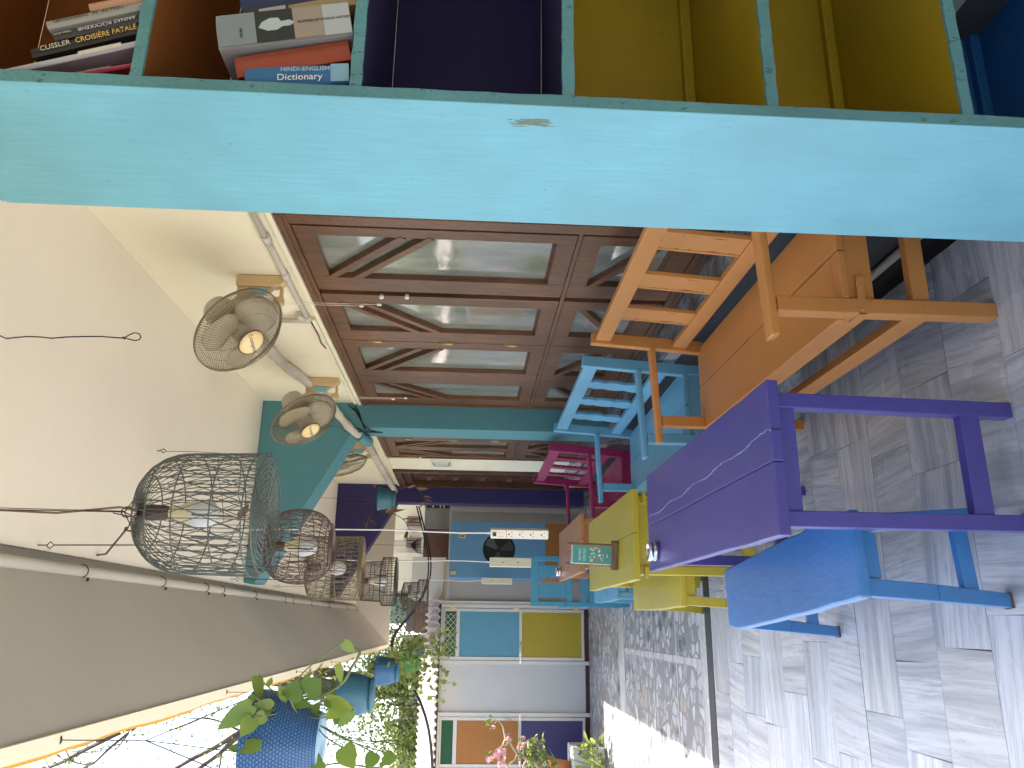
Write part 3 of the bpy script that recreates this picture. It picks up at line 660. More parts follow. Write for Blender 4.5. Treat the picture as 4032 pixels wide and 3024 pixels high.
# metal corner straps on the yellow table's near apron
for sx in (-1,1):
    s=MB(); s.box(sx*0.19-0.028,sx*0.19+0.028,-0.7345,-0.7085,0.665,0.682)
    for k in (-0.018,0.018): s.lathe([(0.004,0),(0.003,0.002),(0,0.0025)],(sx*0.19+k,-0.7345,0.6735),(0,-1,0),8)
    s.build('corner_strap',M['yellow'],ty)
def stool(name,mat,x0,x1,y0,y1,label,rot=0.0,zt=0.458,splay=0.035,taper=0.02,thick=0.034,seed=1,cut=0.0):
    cx,cy=(x0+x1)/2,(y0+y1)/2; hx,hy=(x1-x0)/2,(y1-y0)/2; t=thing(name,label,'bench',(cx,cy,0),(0,0,rot)); rnd=random.Random(seed)
    n=12; vs=[]
    for i in range(n+1):
        y=-hy+2*hy*i/n; j=rnd.uniform(-.002,.002); bulge=0.006*math.sin(math.pi*i/n)
        a=-hx-bulge+j+(0.02 if (i==n and cut) else 0); b=hx+bulge*0.5+rnd.uniform(-.002,.002); z=zt+rnd.uniform(-.0008,.0008)
        vs+= [(a,y,zt-thick),(b,y,zt-thick),(b,y,z),(a,y,z)]
    fs=[(0,1,2,3)]+[(i*4+k,i*4+(k+1)%4,i*4+4+(k+1)%4,i*4+4+k) for i in range(n) for k in range(4)]+[(n*4+3,n*4+2,n*4+1,n*4)]
    MB().add(vs,fs).build('seat',mat,t,bevel=0.008,seg=3)
    zt2=zt-thick-0.001
    for sx in (-1,1):
        for sy in (-1,1):
            l=MB(); x_=sx*(hx-0.035); y_=sy*(hy-0.055)
            p0=Vector((x_,y_,zt2)); p1=Vector((x_+sx*splay*0.45,y_+sy*0.012,zt2*0.5)); p2=Vector((x_+sx*splay,y_+sy*0.02,0.0))
            l.beam(p0,p1,0.052,0.038,(0,1,0),0.048,0.036); l.beam(p1,p2,0.048,0.036,(0,1,0),0.040,0.034); l.build('leg',mat,t,bevel=0.003)
            ft=MB(); ft.box(p2.x-0.0215,p2.x+0.0215,p2.y-0.0185,p2.y+0.0185,-0.0,0.008); ft.build('foot_tip',plain('bare_foot_wood',(0.13,0.09,0.06),0.9),t)
    for sy in (-1,1):
        a=MB(); y_=sy*(hy-0.055); xx=hx-0.061; a.box(-xx,xx,y_-0.012,y_+0.012,zt2-0.058,zt2); a.build('apron',mat,t,bevel=0.002)
        s=MB(); xs=hx-0.035+splay*0.75-0.02; yy=y_+sy*0.014; s.box(-xs,xs,yy-0.014,yy+0.014,0.088,0.132); s.build('stretcher',mat,t,bevel=0.002)
    for sx in (-1,1):
        a=MB(); x_=sx*(hx-0.035); a.box(x_-0.010,x_+0.010,-hy+0.075,hy-0.075,zt2-0.04,zt2); a.build('rail',mat,t,bevel=0.002)
    return t
stool('blue_bench',M['blue'],0.031,0.287,2.248,3.436,'bright blue wooden bench with chipped thick paint, beside the purple table',rot=R(5.0),seed=4,cut=1)
sy_=stool('yellow_bench',M['yellow'],0.095,0.315,4.18,5.38,'yellow wooden bench standing between the purple table and the yellow table',seed=8,splay=0.03)
for sx in (-1,1):
    s=MB(); s.box(sx*0.075-0.024,sx*0.075+0.024,-0.5615,-0.5345,0.372,0.388); s.build('corner_strap',M['yellow'],sy_)

def settee(name,mat,loc,L,label,slat='notch',rotz=0.0,nsl=3,back=0.0):
    """armchair-like bench: origin at near front leg; +x to the wall, +y along the bench"""
    t=thing(name,label,'settee',loc,(0,0,rotz)); lw=0.05; D=0.405
    for i,y in enumerate((0.0,L-lw)):
        l=MB(); l.box(0,lw,y,y+lw,0,0.678); l.build('leg',mat,t,bevel=0.004)
        b=MB(); b.beam((D-0.005,y+lw/2,0.0),(D-0.005,y+lw/2,0.47),0.055,lw*0.8,(0,1,0)); b.beam((D-0.005,y+lw/2,0.47),(D+0.03,y+lw/2,1.005),0.06,lw*0.8,(0,1,0),0.058,lw*0.8); b.build('back_post',mat,t,bevel=0.004)
        a=MB(); a.hexa([(-0.075,y-0.004,0.677),(D-0.01,y-0.004,0.697),(D-0.01,y+lw+0.006,0.697),(-0.075,y+lw+0.006,0.677)],[(-0.080,y-0.004,0.703),(D-0.01,y-0.004,0.724),(D-0.01,y+lw+0.006,0.724),(-0.080,y+lw+0.006,0.703)]); a.build('armrest',mat,t,bevel=0.007,seg=3)
        e=MB(); yy=y+0.012 if i==0 else y+0.008; e.box(lw,D-0.03,yy,yy+0.03,0.372,0.452); e.build('end_apron',mat,t,bevel=0.002)
        s=MB(); s.box(lw,D-0.03,y+0.01,y+0.045,0.20,0.252); s.build('stretcher',mat,t,bevel=0.003)
    # seat of three boards with narrow gaps
    ws=[0.0,0.207,D-0.004]; rnd=random.Random(hash(name)%1000)
    rnd=random.Random(len(name))
    for k in range(2):
        s=MB(); n=14; vs=[]
        for i in range(n+1):
            y=0.004+(L-0.008)*i/n; a=ws[k]+0.0015+(rnd.uniform(0,.0045) if k else 0.0); b=ws[k+1]-0.0015
            if k==0 and (i==0 or i==n): pass
            vs+= [(a,y,0.453),(b,y,0.453),(b,y,0.476),(a,y,0.476)]
        fs=[(0,1,2,3)]+[(i*4+q,i*4+(q+1)%4,i*4+4+(q+1)%4,i*4+4+q) for i in range(n) for q in range(4)]+[(n*4+3,n*4+2,n*4+1,n*4)]
        if k==0:
            # notched round the front legs
            s=MB(); s.box(ws[0]-0.004,ws[1]-0.0015,lw+0.001,L-lw-0.001,0.453,0.476); s.box(lw+.001,ws[1]-0.0015,0.0,lw+0.001,0.453,0.4755); s.box(lw+.001,ws[1]-0.0015,L-lw-.001,L,0.453,0.4755)
        else: s.add(vs,fs)
        s.build('seat_board',mat,t,bevel=0.003)
    f=MB(); f.box(0.004,0.030,lw,L-lw,0.385,0.4525); f.build('front_apron',mat,t,bevel=0.003)
    f=MB(); f.box(0.010,0.042,lw,L-lw,0.185,0.258); f.build('front_stretcher',mat,t,bevel=0.003)
    bx=lambda z: D-0.005+0.035*(z-0.47)/0.535
    def rail(z0,z1,nm):
        r=MB(); r.hexa([(bx(z0)-0.014,lw*0.9,z0),(bx(z0)+0.014,lw*0.9,z0),(bx(z0)+0.014,L-lw*0.9,z0),(bx(z0)-0.014,L-lw*0.9,z0)],[(bx(z1)-0.014,lw*0.9,z1),(bx(z1)+0.014,lw*0.9,z1),(bx(z1)+0.014,L-lw*0.9,z1),(bx(z1)-0.014,L-lw*0.9,z1)]); r.build(nm,mat,t,bevel=0.003)
    rail(0.915,0.988,'top_rail'); rail(0.545,0.612,'bottom_rail')
    z0,z1=0.612,0.915
    for k in range(nsl):
        yc=L*(0.265+0.235*k) if nsl==3 else L*(k+1)/(nsl+1)
        o0=(bx(z0),yc,z0); up=Vector((bx(z1)-bx(z0),0,z1-z0)); H=up.length; up.normalize(); nx=Vector((up.z,0,-up.x))
        s=MB()
        if slat=='notch':
            hw=0.068
            for sg in (-1,1):
                s.prism([(sg*hw,0),(sg*(hw-0.013),0),(sg*(hw-0.013),H),(sg*hw,H)],Vector(o0)-nx*0.009,(0,1,0),up,nx*0.018)
            ol=[]; N_=60
            def prof(t):
                w_=hw-0.0142
                for c,wd,dp in ((0.12,0.02,0.008),(0.34,0.10,0.010),(0.62,0.022,0.008),(0.77,0.022,0.008)):
                    d=abs(t-c)/wd
                    if d<1: w_-=dp*(1-d*d)
                return w_
            for i in range(N_+1): ol.append((prof(i/N_),H*i/N_))
            for i in range(N_,-1,-1): ol.append((-prof(i/N_),H*i/N_))
            s.prism(ol,Vector(o0)-nx*0.007,(0,1,0),up,nx*0.014)
        else:
            N_=36; ol=[]
            def prof(t):
                if slat=='wave':
                    base=0.046+0.018*abs(math.sin(math.pi*(t*2.6+0.15)))**0.8
                    if t>0.9 or t<0.04: base=0.05
                    return base
                return 0.040+0.0045*math.sin(2*math.pi*t*11)
            for i in range(N_+1): ol.append((prof(i/N_),H*i/N_))
            for i in range(N_,-1,-1): ol.append((-prof(i/N_),H*i/N_))
            s.prism(ol,Vector(o0)-nx*0.009,(0,1,0),up,nx*0.018)
        s.build('back_slat',mat,t,bevel=0.0015,seg=1)
    for y in (0.0,):
        s=MB(); s.box(-0.0022,lw+0.07,-0.0022,0.0,0.408,0.430); s.box(-0.0022,0.0,-0.0022,lw+0.02,0.408,0.430)
        for q in (0.012,0.036,0.09): s.lathe([(0.0045,0),(0.003,0.0018),(0,0.0022)],(q,-0.0022,0.419),(0,-1,0),8)
        s.build('corner_strap',mat,t)
    return t
settee('orange_settee',M['orange'],(0.898,2.107,0),1.47,'orange-painted wooden settee with carved back slats, nearest the turquoise bookshelf')
settee('sky_blue_settee',M['skycyan'],(0.888,3.84,0),1.40,'light sky-blue wooden settee with wavy back slats, in front of the teal column','wave',R(1.0))
settee('magenta_settee',M['magenta'],(0.80,5.545,0),1.34,'dark magenta wooden settee with thin beaded back slats, beyond the sky-blue settee','bead',R(0.5))

# ---- teal-blue armchair seen from behind its side, left of the orange table
def armchair():
    m=M['chairblue']; t=thing('blue_armchair','teal-blue wooden armchair with scalloped back splats, left of the orange table','chair',(0.165,7.76,0))
    # back stands at near side (faces away from camera); local x: 0..0.50 to the right, y 0..0.5 away
    Wd=0.47
    for x in (0,Wd-0.045):
        MB().box(x,x+0.045,0,0.03,0,0.955).build('back_post',m,t,bevel=0.003)
        MB().box(x,x+0.045,0.42,0.455,0,0.61).build('leg',m,t,bevel=0.003)
        MB().box(x-0.012,x+0.05,-0.01,0.50,0.612,0.638).build('armrest',m,t,bevel=0.004)
        MB().box(x+0.008,x+0.037,0.03,0.42,0.17,0.205).build('stretcher',m,t,bevel=0.002)
        MB().box(x+0.008,x+0.037,0.03,0.42,0.33,0.385).build('side_rail',m,t,bevel=0.002)
    MB().box(0.045,Wd-0.045,0.002,0.028,0.882,0.952).build('top_rail',m,t,bevel=0.003)
    MB().box(0.045,Wd-0.045,0.002,0.028,0.555,0.615).build('bottom_rail',m,t,bevel=0.003)
    MB().box(0.045,Wd-0.045,0.004,0.026,0.33,0.385).build('rear_rail',m,t,bevel=0.003)
    MB().box(0.045,Wd-0.045,0.006,0.024,0.15,0.20).build('rear_stretcher',m,t,bevel=0.003)
    MB().box(-0.002,Wd+0.002,0.032,0.47,0.387,0.412).build('seat',m,t,bevel=0.004)
    for xc in (0.145,0.325):
        ol=[];N_=30;H=0.266
        pr=lambda q:0.052+0.012*abs(math.sin(math.pi*q*3))-(0.008 if q>0.93 or q<0.05 else 0)
        for i in range(N_+1): ol.append((pr(i/N_),H*i/N_))
        for i in range(N_,-1,-1): ol.append((-pr(i/N_),H*i/N_))
        s=MB(); s.prism(ol,(xc,0.008,0.616),(1,0,0),(0,0,1),(0,0.014,0)); s.build('back_splat',m,t,bevel=0.0015,seg=1)
    return t
armchair()
stool('sky_bench',M['skycyan'],0.185,0.40,6.15,7.15,'small light-blue bench tucked beside the orange table, in front of the teal-blue armchair',zt=0.44,splay=0.02,seed=12)

# ---- steel ashtrays
def ashtray(x,y,z,label):
    t=thing('ashtray',label,'ashtray',(x,y,z),group='steel ashtrays on the tables')
    b=MB(); b.lathe([(0,0.0),(0.040,0.0),(0.043,0.003),(0.043,0.020),(0.040,0.022),(0.042,0.024),(0.043,0.026)],n=40); b.build('bowl',M['steel'],t)
    l=MB(); l.lathe([(0.043,0.0262),(0.0445,0.028),(0.0445,0.040),(0.042,0.0435),(0.036,0.044),(0.030,0.041),(0.022,0.034),(0.014,0.030),(0,0.029)],n=40); l.build('lid',M['steel'],t)
    s=MB(); s.lathe([(0,0.0),(0.018,0.0),(0.017,0.002),(0,0.003)],(0.006,-0.002,0.0335),n=20); s.build('well',M['black'],t)
ashtray(0.315,3.49,0.7385,'round brushed-steel ashtray on the far end of the purple table')
ashtray(0.452,7.13,0.7385,'small round steel ashtray on the far end of the orange table')

# ---- desk calendar on its wooden easel, on the yellow table
def calendar():
    t=thing('desk_calendar','green spiral-bound desk calendar standing on a wooden easel on the yellow table','calendar',(0.372,4.42,0.7385),(0,0,R(-18)))
    b=MB(); b.box(-0.078,0.078,-0.02,0.024,0.0,0.036); base=b.build('easel_base',M['pinewood'],t,bevel=0.002)
    lean=lambda z:0.028*z/0.28
    for x in (-0.058,0.056):
        p=MB(); p.beam((x,0.005,0.032),(x,0.04,0.287),0.010,0.012,(0,1,0)); p.build('easel_upright',M['pinewood'],t,bevel=0.001,seg=1)
    ux=Vector((1,0,0)); uz=Vector((0,0.137,0.99)).normalized(); nrm=ux.cross(uz) # towards -y
    O=Vector((-0.049,-0.010,0.040)); Wc,Hc=0.098,0.212
    def pt(a,c,d=0.0): return O+ux*a+uz*c+Vector((0,-1,0.137)).normalized()*d
    def quad(a0,a1,c0,c1,d,th,name,m,par=t):
        q=MB(); q.hexa([pt(a0,c0,d),pt(a1,c0,d),pt(a1,c0,d-th),pt(a0,c0,d-th)],[pt(a0,c1,d),pt(a1,c1,d),pt(a1,c1,d-th),pt(a0,c1,d-th)]); return q.build(name,m,par)
    pages=quad(-0.004,Wc+0.001,-0.002,Hc+0.012,-0.0016,0.006,'pages',plain('page_white',(0.74,0.73,0.69),0.8))
    cover=quad(0,Wc,0.0,Hc,0.0,0.0012,'cover',plain('cover_green',(0.015,0.20,0.15),0.35))
    band=quad(0,Wc,Hc,Hc+0.012,0.0,0.0012,'head_strip',plain('cover_head',(0.70,0.69,0.66),0.6))
    wr=MB()
    for i in range(24):
        a=0.004+i*(Wc-0.008)/23; c=pt(a,Hc+0.008,-0.001); wr.ring(c,0.0055,0.0007,(1,0,0),12,4)
    wr.tube([pt(-0.012,Hc+0.0135,0),pt(Wc+0.022,Hc+0.0135,0)],0.0012,5); wr.build('spiral_binding',M['black'],t)
    fm=plain('cover_lettering',(0.55,0.66,0.52),0.5)
    fr=lambda a,c,d=0.0006: Matrix.Translation(pt(a,c,d)) @ frame((0,0,0),(1,0,0),uz)
    text('WELLERMAN UK\'S'[:0]+'HELLERMAN UK\'S'[:0]+'HELLO INDIA\'S',0.0165,fm,fr(Wc/2,Hc-0.040),'lettering',cover,0.0002,'CENTER',(0.62,1.25))
    text('FOOD CLICK',0.0165,fm,fr(Wc/2,Hc-0.066),'lettering',cover,0.0002,'CENTER',(0.76,1.25))
    # abstract patchwork picture on the cover
    rnd=random.Random(4); cols=[(0.45,0.05,0.10),(0.62,0.30,0.10),(0.70,0.50,0.12),(0.55,0.62,0.62),(0.05,0.08,0.22),(0.32,0.10,0.20),(0.75,0.70,0.62),(0.20,0.42,0.40)]
    mats=[plain('picture_tone',c,0.6) for c in cols]; pm=MB()
    for i in range(44):
        pm.cur=rnd.randrange(8); a=rnd.uniform(0.012,Wc-0.016); c=rnd.uniform(0.040,0.112); w_=rnd.uniform(0.004,0.012); h=rnd.uniform(0.003,0.014); k=rnd.uniform(-0.004,0.004); d=0.0003+i*0.00001
        pm.add([pt(a,c,d),pt(a+w_,c+k,d),pt(a+w_-k,c+h,d),pt(a-k,c+h*0.8,d)],[(0,1,2,3)])
    pm.cur=2; pm.lathe([(0.009,0),(0.009,0.0006),(0,0.0006)],pt(0.020,0.108,0.0004),Vector((0,-1,0.137)),14); pm.cur=4; pm.lathe([(0.003,0),(0.003,0.0006),(0,0.0006)],pt(0.020,0.108,0.0012),Vector((0,-1,0.137)),10)
    pm.build('cover_picture',mats,cover,recalc=False)
    q=MB(); 
    for a in (0.042,0.052): q.lathe([(0.0042,0),(0.0042,0.0005),(0,0.0005)],pt(a,0.020,0.0004),Vector((0,-1,0.137)),12)
    q.build('emblem',fm,cover)
calendar()

# ================================================================ BOOKSHELF
sh=thing('bookshelf','tall turquoise-edged bookshelf with orange, purple, yellow and blue compartments, close on the right','bookshelf',(0.819,1.107,0))
XS,Y0s,Y1s=0.819,1.098,1.493; XR=1.75
def sp(mb,name,m,parent=None,bevel=0.0,label=None):
    o=mb.build(name,m,parent or sh,(-0.819,-1.107,0) if parent is None else (0,0,0),bevel)
    if label: o['label']=label
    return o
# side panel with the far top corner rounded off
ol=[(Y0s,0.0),(Y1s,0.0),(Y1s,2.532)]
for k in range(1,8): a=k/7*math.pi/2; ol.append((Y1s-0.05+0.05*math.cos(a),2.532+0.05*math.sin(a)))
ol+= [(Y0s,2.582)]
s=MB(); s.prism(ol,(XS,0,0),(0,1,0),(0,0,1),(0.019,0,0)); sp(s,'side_panel',M['cyan_shelf'],bevel=0.0015)
s=MB(); s.prism([(a,b) for a,b in ol],(XR,0,0),(0,1,0),(0,0,1),(0.02,0,0)); sp(s,'side_panel',M['cyan_shelf'])
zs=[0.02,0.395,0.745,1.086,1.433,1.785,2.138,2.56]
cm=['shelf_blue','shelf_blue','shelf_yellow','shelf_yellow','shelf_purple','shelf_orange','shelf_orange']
rnd=random.Random(2)
def rough_bar(x0,x1,z0,z1,vertical):
    """rough-sawn painted front edge"""
    mb=MB(); n=46; vs=[]
    for i in range(n+1):
        t=i/n; j=[rnd.uniform(-0.0012,0.0012) for _ in range(4)]
        if vertical:
            z=z0+(z1-z0)*t; vs+= [(x0+.0006,Y0s+0.004,z),(x1+j[0],Y0s+0.004,z),(x1+j[1],Y0s-0.0012+j[2]*.3,z),(x0+.0006,Y0s-0.0012,z)]
        else:
            x=x0+(x1-x0)*t; vs+= [(x,Y0s+0.006,z0+j[0]),(x,Y0s+0.006,z1+j[1]),(x,Y0s-0.0005+j[2]*.3,z1+j[1]),(x,Y0s-0.0005+j[3]*.3,z0+j[0])]
    fs=[(0,1,2,3)]+[(i*4+q,i*4+(q+1)%4,i*4+4+(q+1)%4,i*4+4+q) for i in range(n) for q in range(4)]+[(n*4+3,n*4+2,n*4+1,n*4)]
    mb.add(vs,fs); return mb
sp(rough_bar(XS,XS+0.0215,0.0,2.581,True),'front_edge',M['cyan_edge'])
for i,z in enumerate(zs):
    up=M[cm[i]] if i<len(cm) else M['shelf_orange']; dn=M[cm[i-1]] if i>0 else up
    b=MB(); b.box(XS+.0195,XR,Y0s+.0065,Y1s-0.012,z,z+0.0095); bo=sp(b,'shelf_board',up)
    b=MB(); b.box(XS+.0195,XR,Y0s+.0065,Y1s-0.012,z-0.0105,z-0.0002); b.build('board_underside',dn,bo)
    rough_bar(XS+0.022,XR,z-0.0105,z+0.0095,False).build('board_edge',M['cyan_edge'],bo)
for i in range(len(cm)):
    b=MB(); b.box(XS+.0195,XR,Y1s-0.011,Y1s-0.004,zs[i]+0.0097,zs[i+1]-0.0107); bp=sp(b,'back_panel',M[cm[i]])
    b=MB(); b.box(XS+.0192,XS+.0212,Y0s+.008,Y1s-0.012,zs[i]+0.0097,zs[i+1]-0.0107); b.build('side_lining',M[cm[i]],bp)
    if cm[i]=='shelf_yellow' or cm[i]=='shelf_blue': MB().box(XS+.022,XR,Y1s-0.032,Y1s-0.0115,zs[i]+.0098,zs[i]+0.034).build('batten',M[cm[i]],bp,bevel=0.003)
b=MB(); pr_=random.Random(8); wp=MB()
for i in range(60):
    yy=1.133+abs(pr_.gauss(0,0.010)); zz=1.487+pr_.gauss(0,0.016); L_=pr_.uniform(.004,.016); h_=pr_.uniform(.0006,.002); wp.add([(XS-0.0004-i*1e-6,yy,zz-L_),(XS-0.0004-i*1e-6,yy+h_,zz-L_*.6),(XS-0.0004-i*1e-6,yy+h_*.8,zz+L_),(XS-0.0004-i*1e-6,yy-h_*.3,zz+L_*.7)],[(0,1,2,3)])
sp(wp,'worn_patch',plain('bare_worn_wood',(0.17,0.20,0.14),0.9))
#,1.128+dx,1.40+dz) for dx,dz in ((0,0),(0.05,-0.005),(0.055,0.02),(0.03,0.034),(0.004,0.03))],[(0,1,2,3,4)])

def book(th,hh,dd,x,z,tilt,spine,label,cover=None,y=1.12,pages=(0.62,0.58,0.48),pitch=0.0,extra=None,name='book'):
    """stands on its tail at (x,z), spine to the camera, leaning by tilt about y"""
    t=thing(name,label,'book',(x,y,z),(0,tilt,0)); cov=cover or spine
    cm_=plain('book_cover',cov,0.4); smm=plain('book_spine',spine,0.4)
    b=MB(); b.box(0.002,th-0.002,0.004,dd-0.004,0.003,hh-0.003); b.build('pages',plain('book_pages',pages,0.9),t)
    for x0 in (0.0,th-0.0018): MB().box(x0,x0+0.0018,0.0025,dd,0,hh).build('cover',cm_,t)
    n=6; pr=[]
    for i in range(n+1): a=i/n; pr.append((th*a,-0.004*math.sin(math.pi*a)))
    pr+= [(th,0.0025),(0,0.0025)]
    s=MB(); s.prism(pr,(0,0,0),(1,0,0),(0,1,0),(0,0,hh)); sp_=s.build('spine',smm,t)
    def band(z0,z1,c,nm='spine_band'):
        q=MB(); q.box(0.0008,th-0.0008,-0.0052,-0.0042,z0,z1); return q.build(nm,plain('spine_tone',c,0.4),sp_)
    def words(s_,size,c,z0,xc=None,flip=False,w=1.0,h=1.0,align='LEFT',upright=False):
        u=Vector((0,0,-1)); v=Vector((1,0,0))
        if flip: u=-u; v=-v
        if upright: u=Vector((1,0,0)); v=Vector((0,0,1))
        text(s_,size,plain('spine_ink',c,0.5),Matrix.Translation((xc if xc is not None else th/2,-0.0058,z0)) @ frame((0,0,0),u,v),'lettering',sp_,0.0002,align,(w,h))
    if extra: extra(t,sp_,band,words)
    return t
CMm=Matrix(CM)
def at(x,y,Y):
    """reference-measurement point -> world point on the plane y = Y"""
    d=CMm@Vector(((x-2016)/FPX,(1512-y)/FPX,-1.0)); t=Y/d.y
    return Vector((0,0,1.58))+d*t
# ---- books
def ex_b3(t,s,band,words):
    words('CUSSLER',0.0125,(0.62,0.56,0.48),0.163,w=1.0,h=1.1); words('CROISIÈRE FATALE',0.0120,(0.72,0.47,0.14),0.106,w=1.0,h=1.25)
def ex_b2(t,s,band,words):
    words('ANNAS RÜCKKEHR',0.0115,(0.6,0.6,0.58),0.012,flip=True,w=0.95,h=0.9); words('Niken Ende',0.006,(0.5,0.5,0.5),0.118,flip=True)
def ex_b1(t,s,band,words): words('GANDHIANS  IN  ACTION',0.0098,(0.03,0.03,0.03),0.148,w=1.0,h=0.95)
def ex_b4(t,s,band,words):
    band(0.03,0.10,(0.62,0.60,0.50)); words('— — — —',0.005,(0.3,0.3,0.3),0.21)
def ex_b5(t,s,band,words): words('CRISTAL & DUVERNAY 2003-2004'[:0]+'SOCIAL & PROGRAM 2003-2004',0.0040,(0.75,0.5,0.5),0.10)
book(0.0045,0.150,0.20,0.886,2.149,-0.29,(0.62,0.10,0.16),'thin pink-spined magazine with a dark red cover, leftmost in the upper orange compartment',(0.22,0.02,0.03),1.128,extra=ex_b5)
book(0.010,0.230,0.20,0.921,2.149,-0.33,(0.50,0.50,0.55),'thin glossy silver-grey book leaning against the black paperback in the upper compartment',(0.20,0.17,0.19),1.122,extra=ex_b4)
book(0.0185,0.178,0.11,0.943,2.149,-0.355,(0.012,0.010,0.010),'black paperback with gold and cream capitals on its spine',None,1.118,extra=ex_b3)
book(0.0155,0.148,0.11,0.968,2.149,-0.34,(0.03,0.03,0.028),'dark charcoal paperback with upside-down white lettering on its spine',None,1.120,extra=ex_b2)
book(0.0165,0.160,0.12,0.9885,2.149,-0.33,(0.30,0.30,0.27),'grey paperback with spaced black capitals on its spine',None,1.115,extra=ex_b1)
book(0.016,0.10,0.10,1.016,2.149,-0.30,(0.55,0.30,0.20),'short peach-coloured book at the right of the upper row of books',None,1.125)
def ex_g(t,s,band,words):
    band(0.158,0.2205,(0.20,0.24,0.27)); bk=band(0.095,0.158,(0.012,0.018,0.02)); band(0.045,0.095,(0.30,0.25,0.20)); band(0.0,0.045,(0.40,0.43,0.45))
    words('GLIMPSES OF WORLD HISTORY',0.0068,(0.03,0.03,0.03),0.089,0.033,w=0.95); words('NEHRU',0.011,(0.04,0.06,0.07),0.182,0.024,upright=True,align='CENTER',w=0.55,h=0.6)
    # a pale generic sideways head shape
    q=MB(); pts=[(0.0,0.004),(0.006,-0.006),(0.02,-0.013),(0.034,-0.012),(0.038,-0.004),(0.052,-0.006),(0.060,0.0),(0.053,0.006),(0.04,0.006),(0.03,0.012),(0.014,0.012)]
    q.prism([(-b*1.0,-a) for a,b in pts],(0.034,-0.0056,0.153),(1,0,0),(0,0,1),(0,-0.0004,0)); q.build('spine_picture',plain('pale_blue_grey',(0.42,0.50,0.52),0.6),s)
book(0.064,0.222,0.145,0.950,1.797,-0.20,(0.30,0.30,0.28),'very thick paperback on world history with a grey, black and tan spine',(0.26,0.25,0.25),1.106,extra=ex_g)
book(0.040,0.190,0.12,0.906,1.797,-0.25,(0.27,0.045,0.02),'plain dark red hardback left of the thick world-history paperback',(0.10,0.01,0.01),1.114)
def ex_d(t,s,band,words):
    band(0.0,0.03,(0.20,0.38,0.50)); words('HINDI-ENGLISH',0.0115,(0.45,0.62,0.72),0.112,0.026); words('Dictionary',0.0175,(0.75,0.78,0.78),0.118,0.0105)
book(0.036,0.170,0.13,0.857,1.797,-0.09,(0.02,0.13,0.33),'blue Hindi-English dictionary half hidden behind the front edge of the bookshelf',None,1.112,extra=ex_d)
def ex_be(t,s,band,words):
    band(0.115,0.19,(0.02,0.02,0.02)); q=MB(); q.box(0.004,0.018,-0.0058,-0.0052,0.12,0.165); q.build('spine_picture',plain('faded_pink_blue',(0.42,0.36,0.42),0.6),s)
book(0.022,0.192,0.12,1.024,1.797,-0.27,(0.33,0.25,0.13),'tan book with a small picture panel, right of the thick world-history paperback',None,1.118,extra=ex_be)
book(0.05,0.205,0.13,1.056,1.797,-0.22,(0.012,0.03,0.10),'tall navy-blue book beside the tan book in the lower orange compartment',None,1.135)

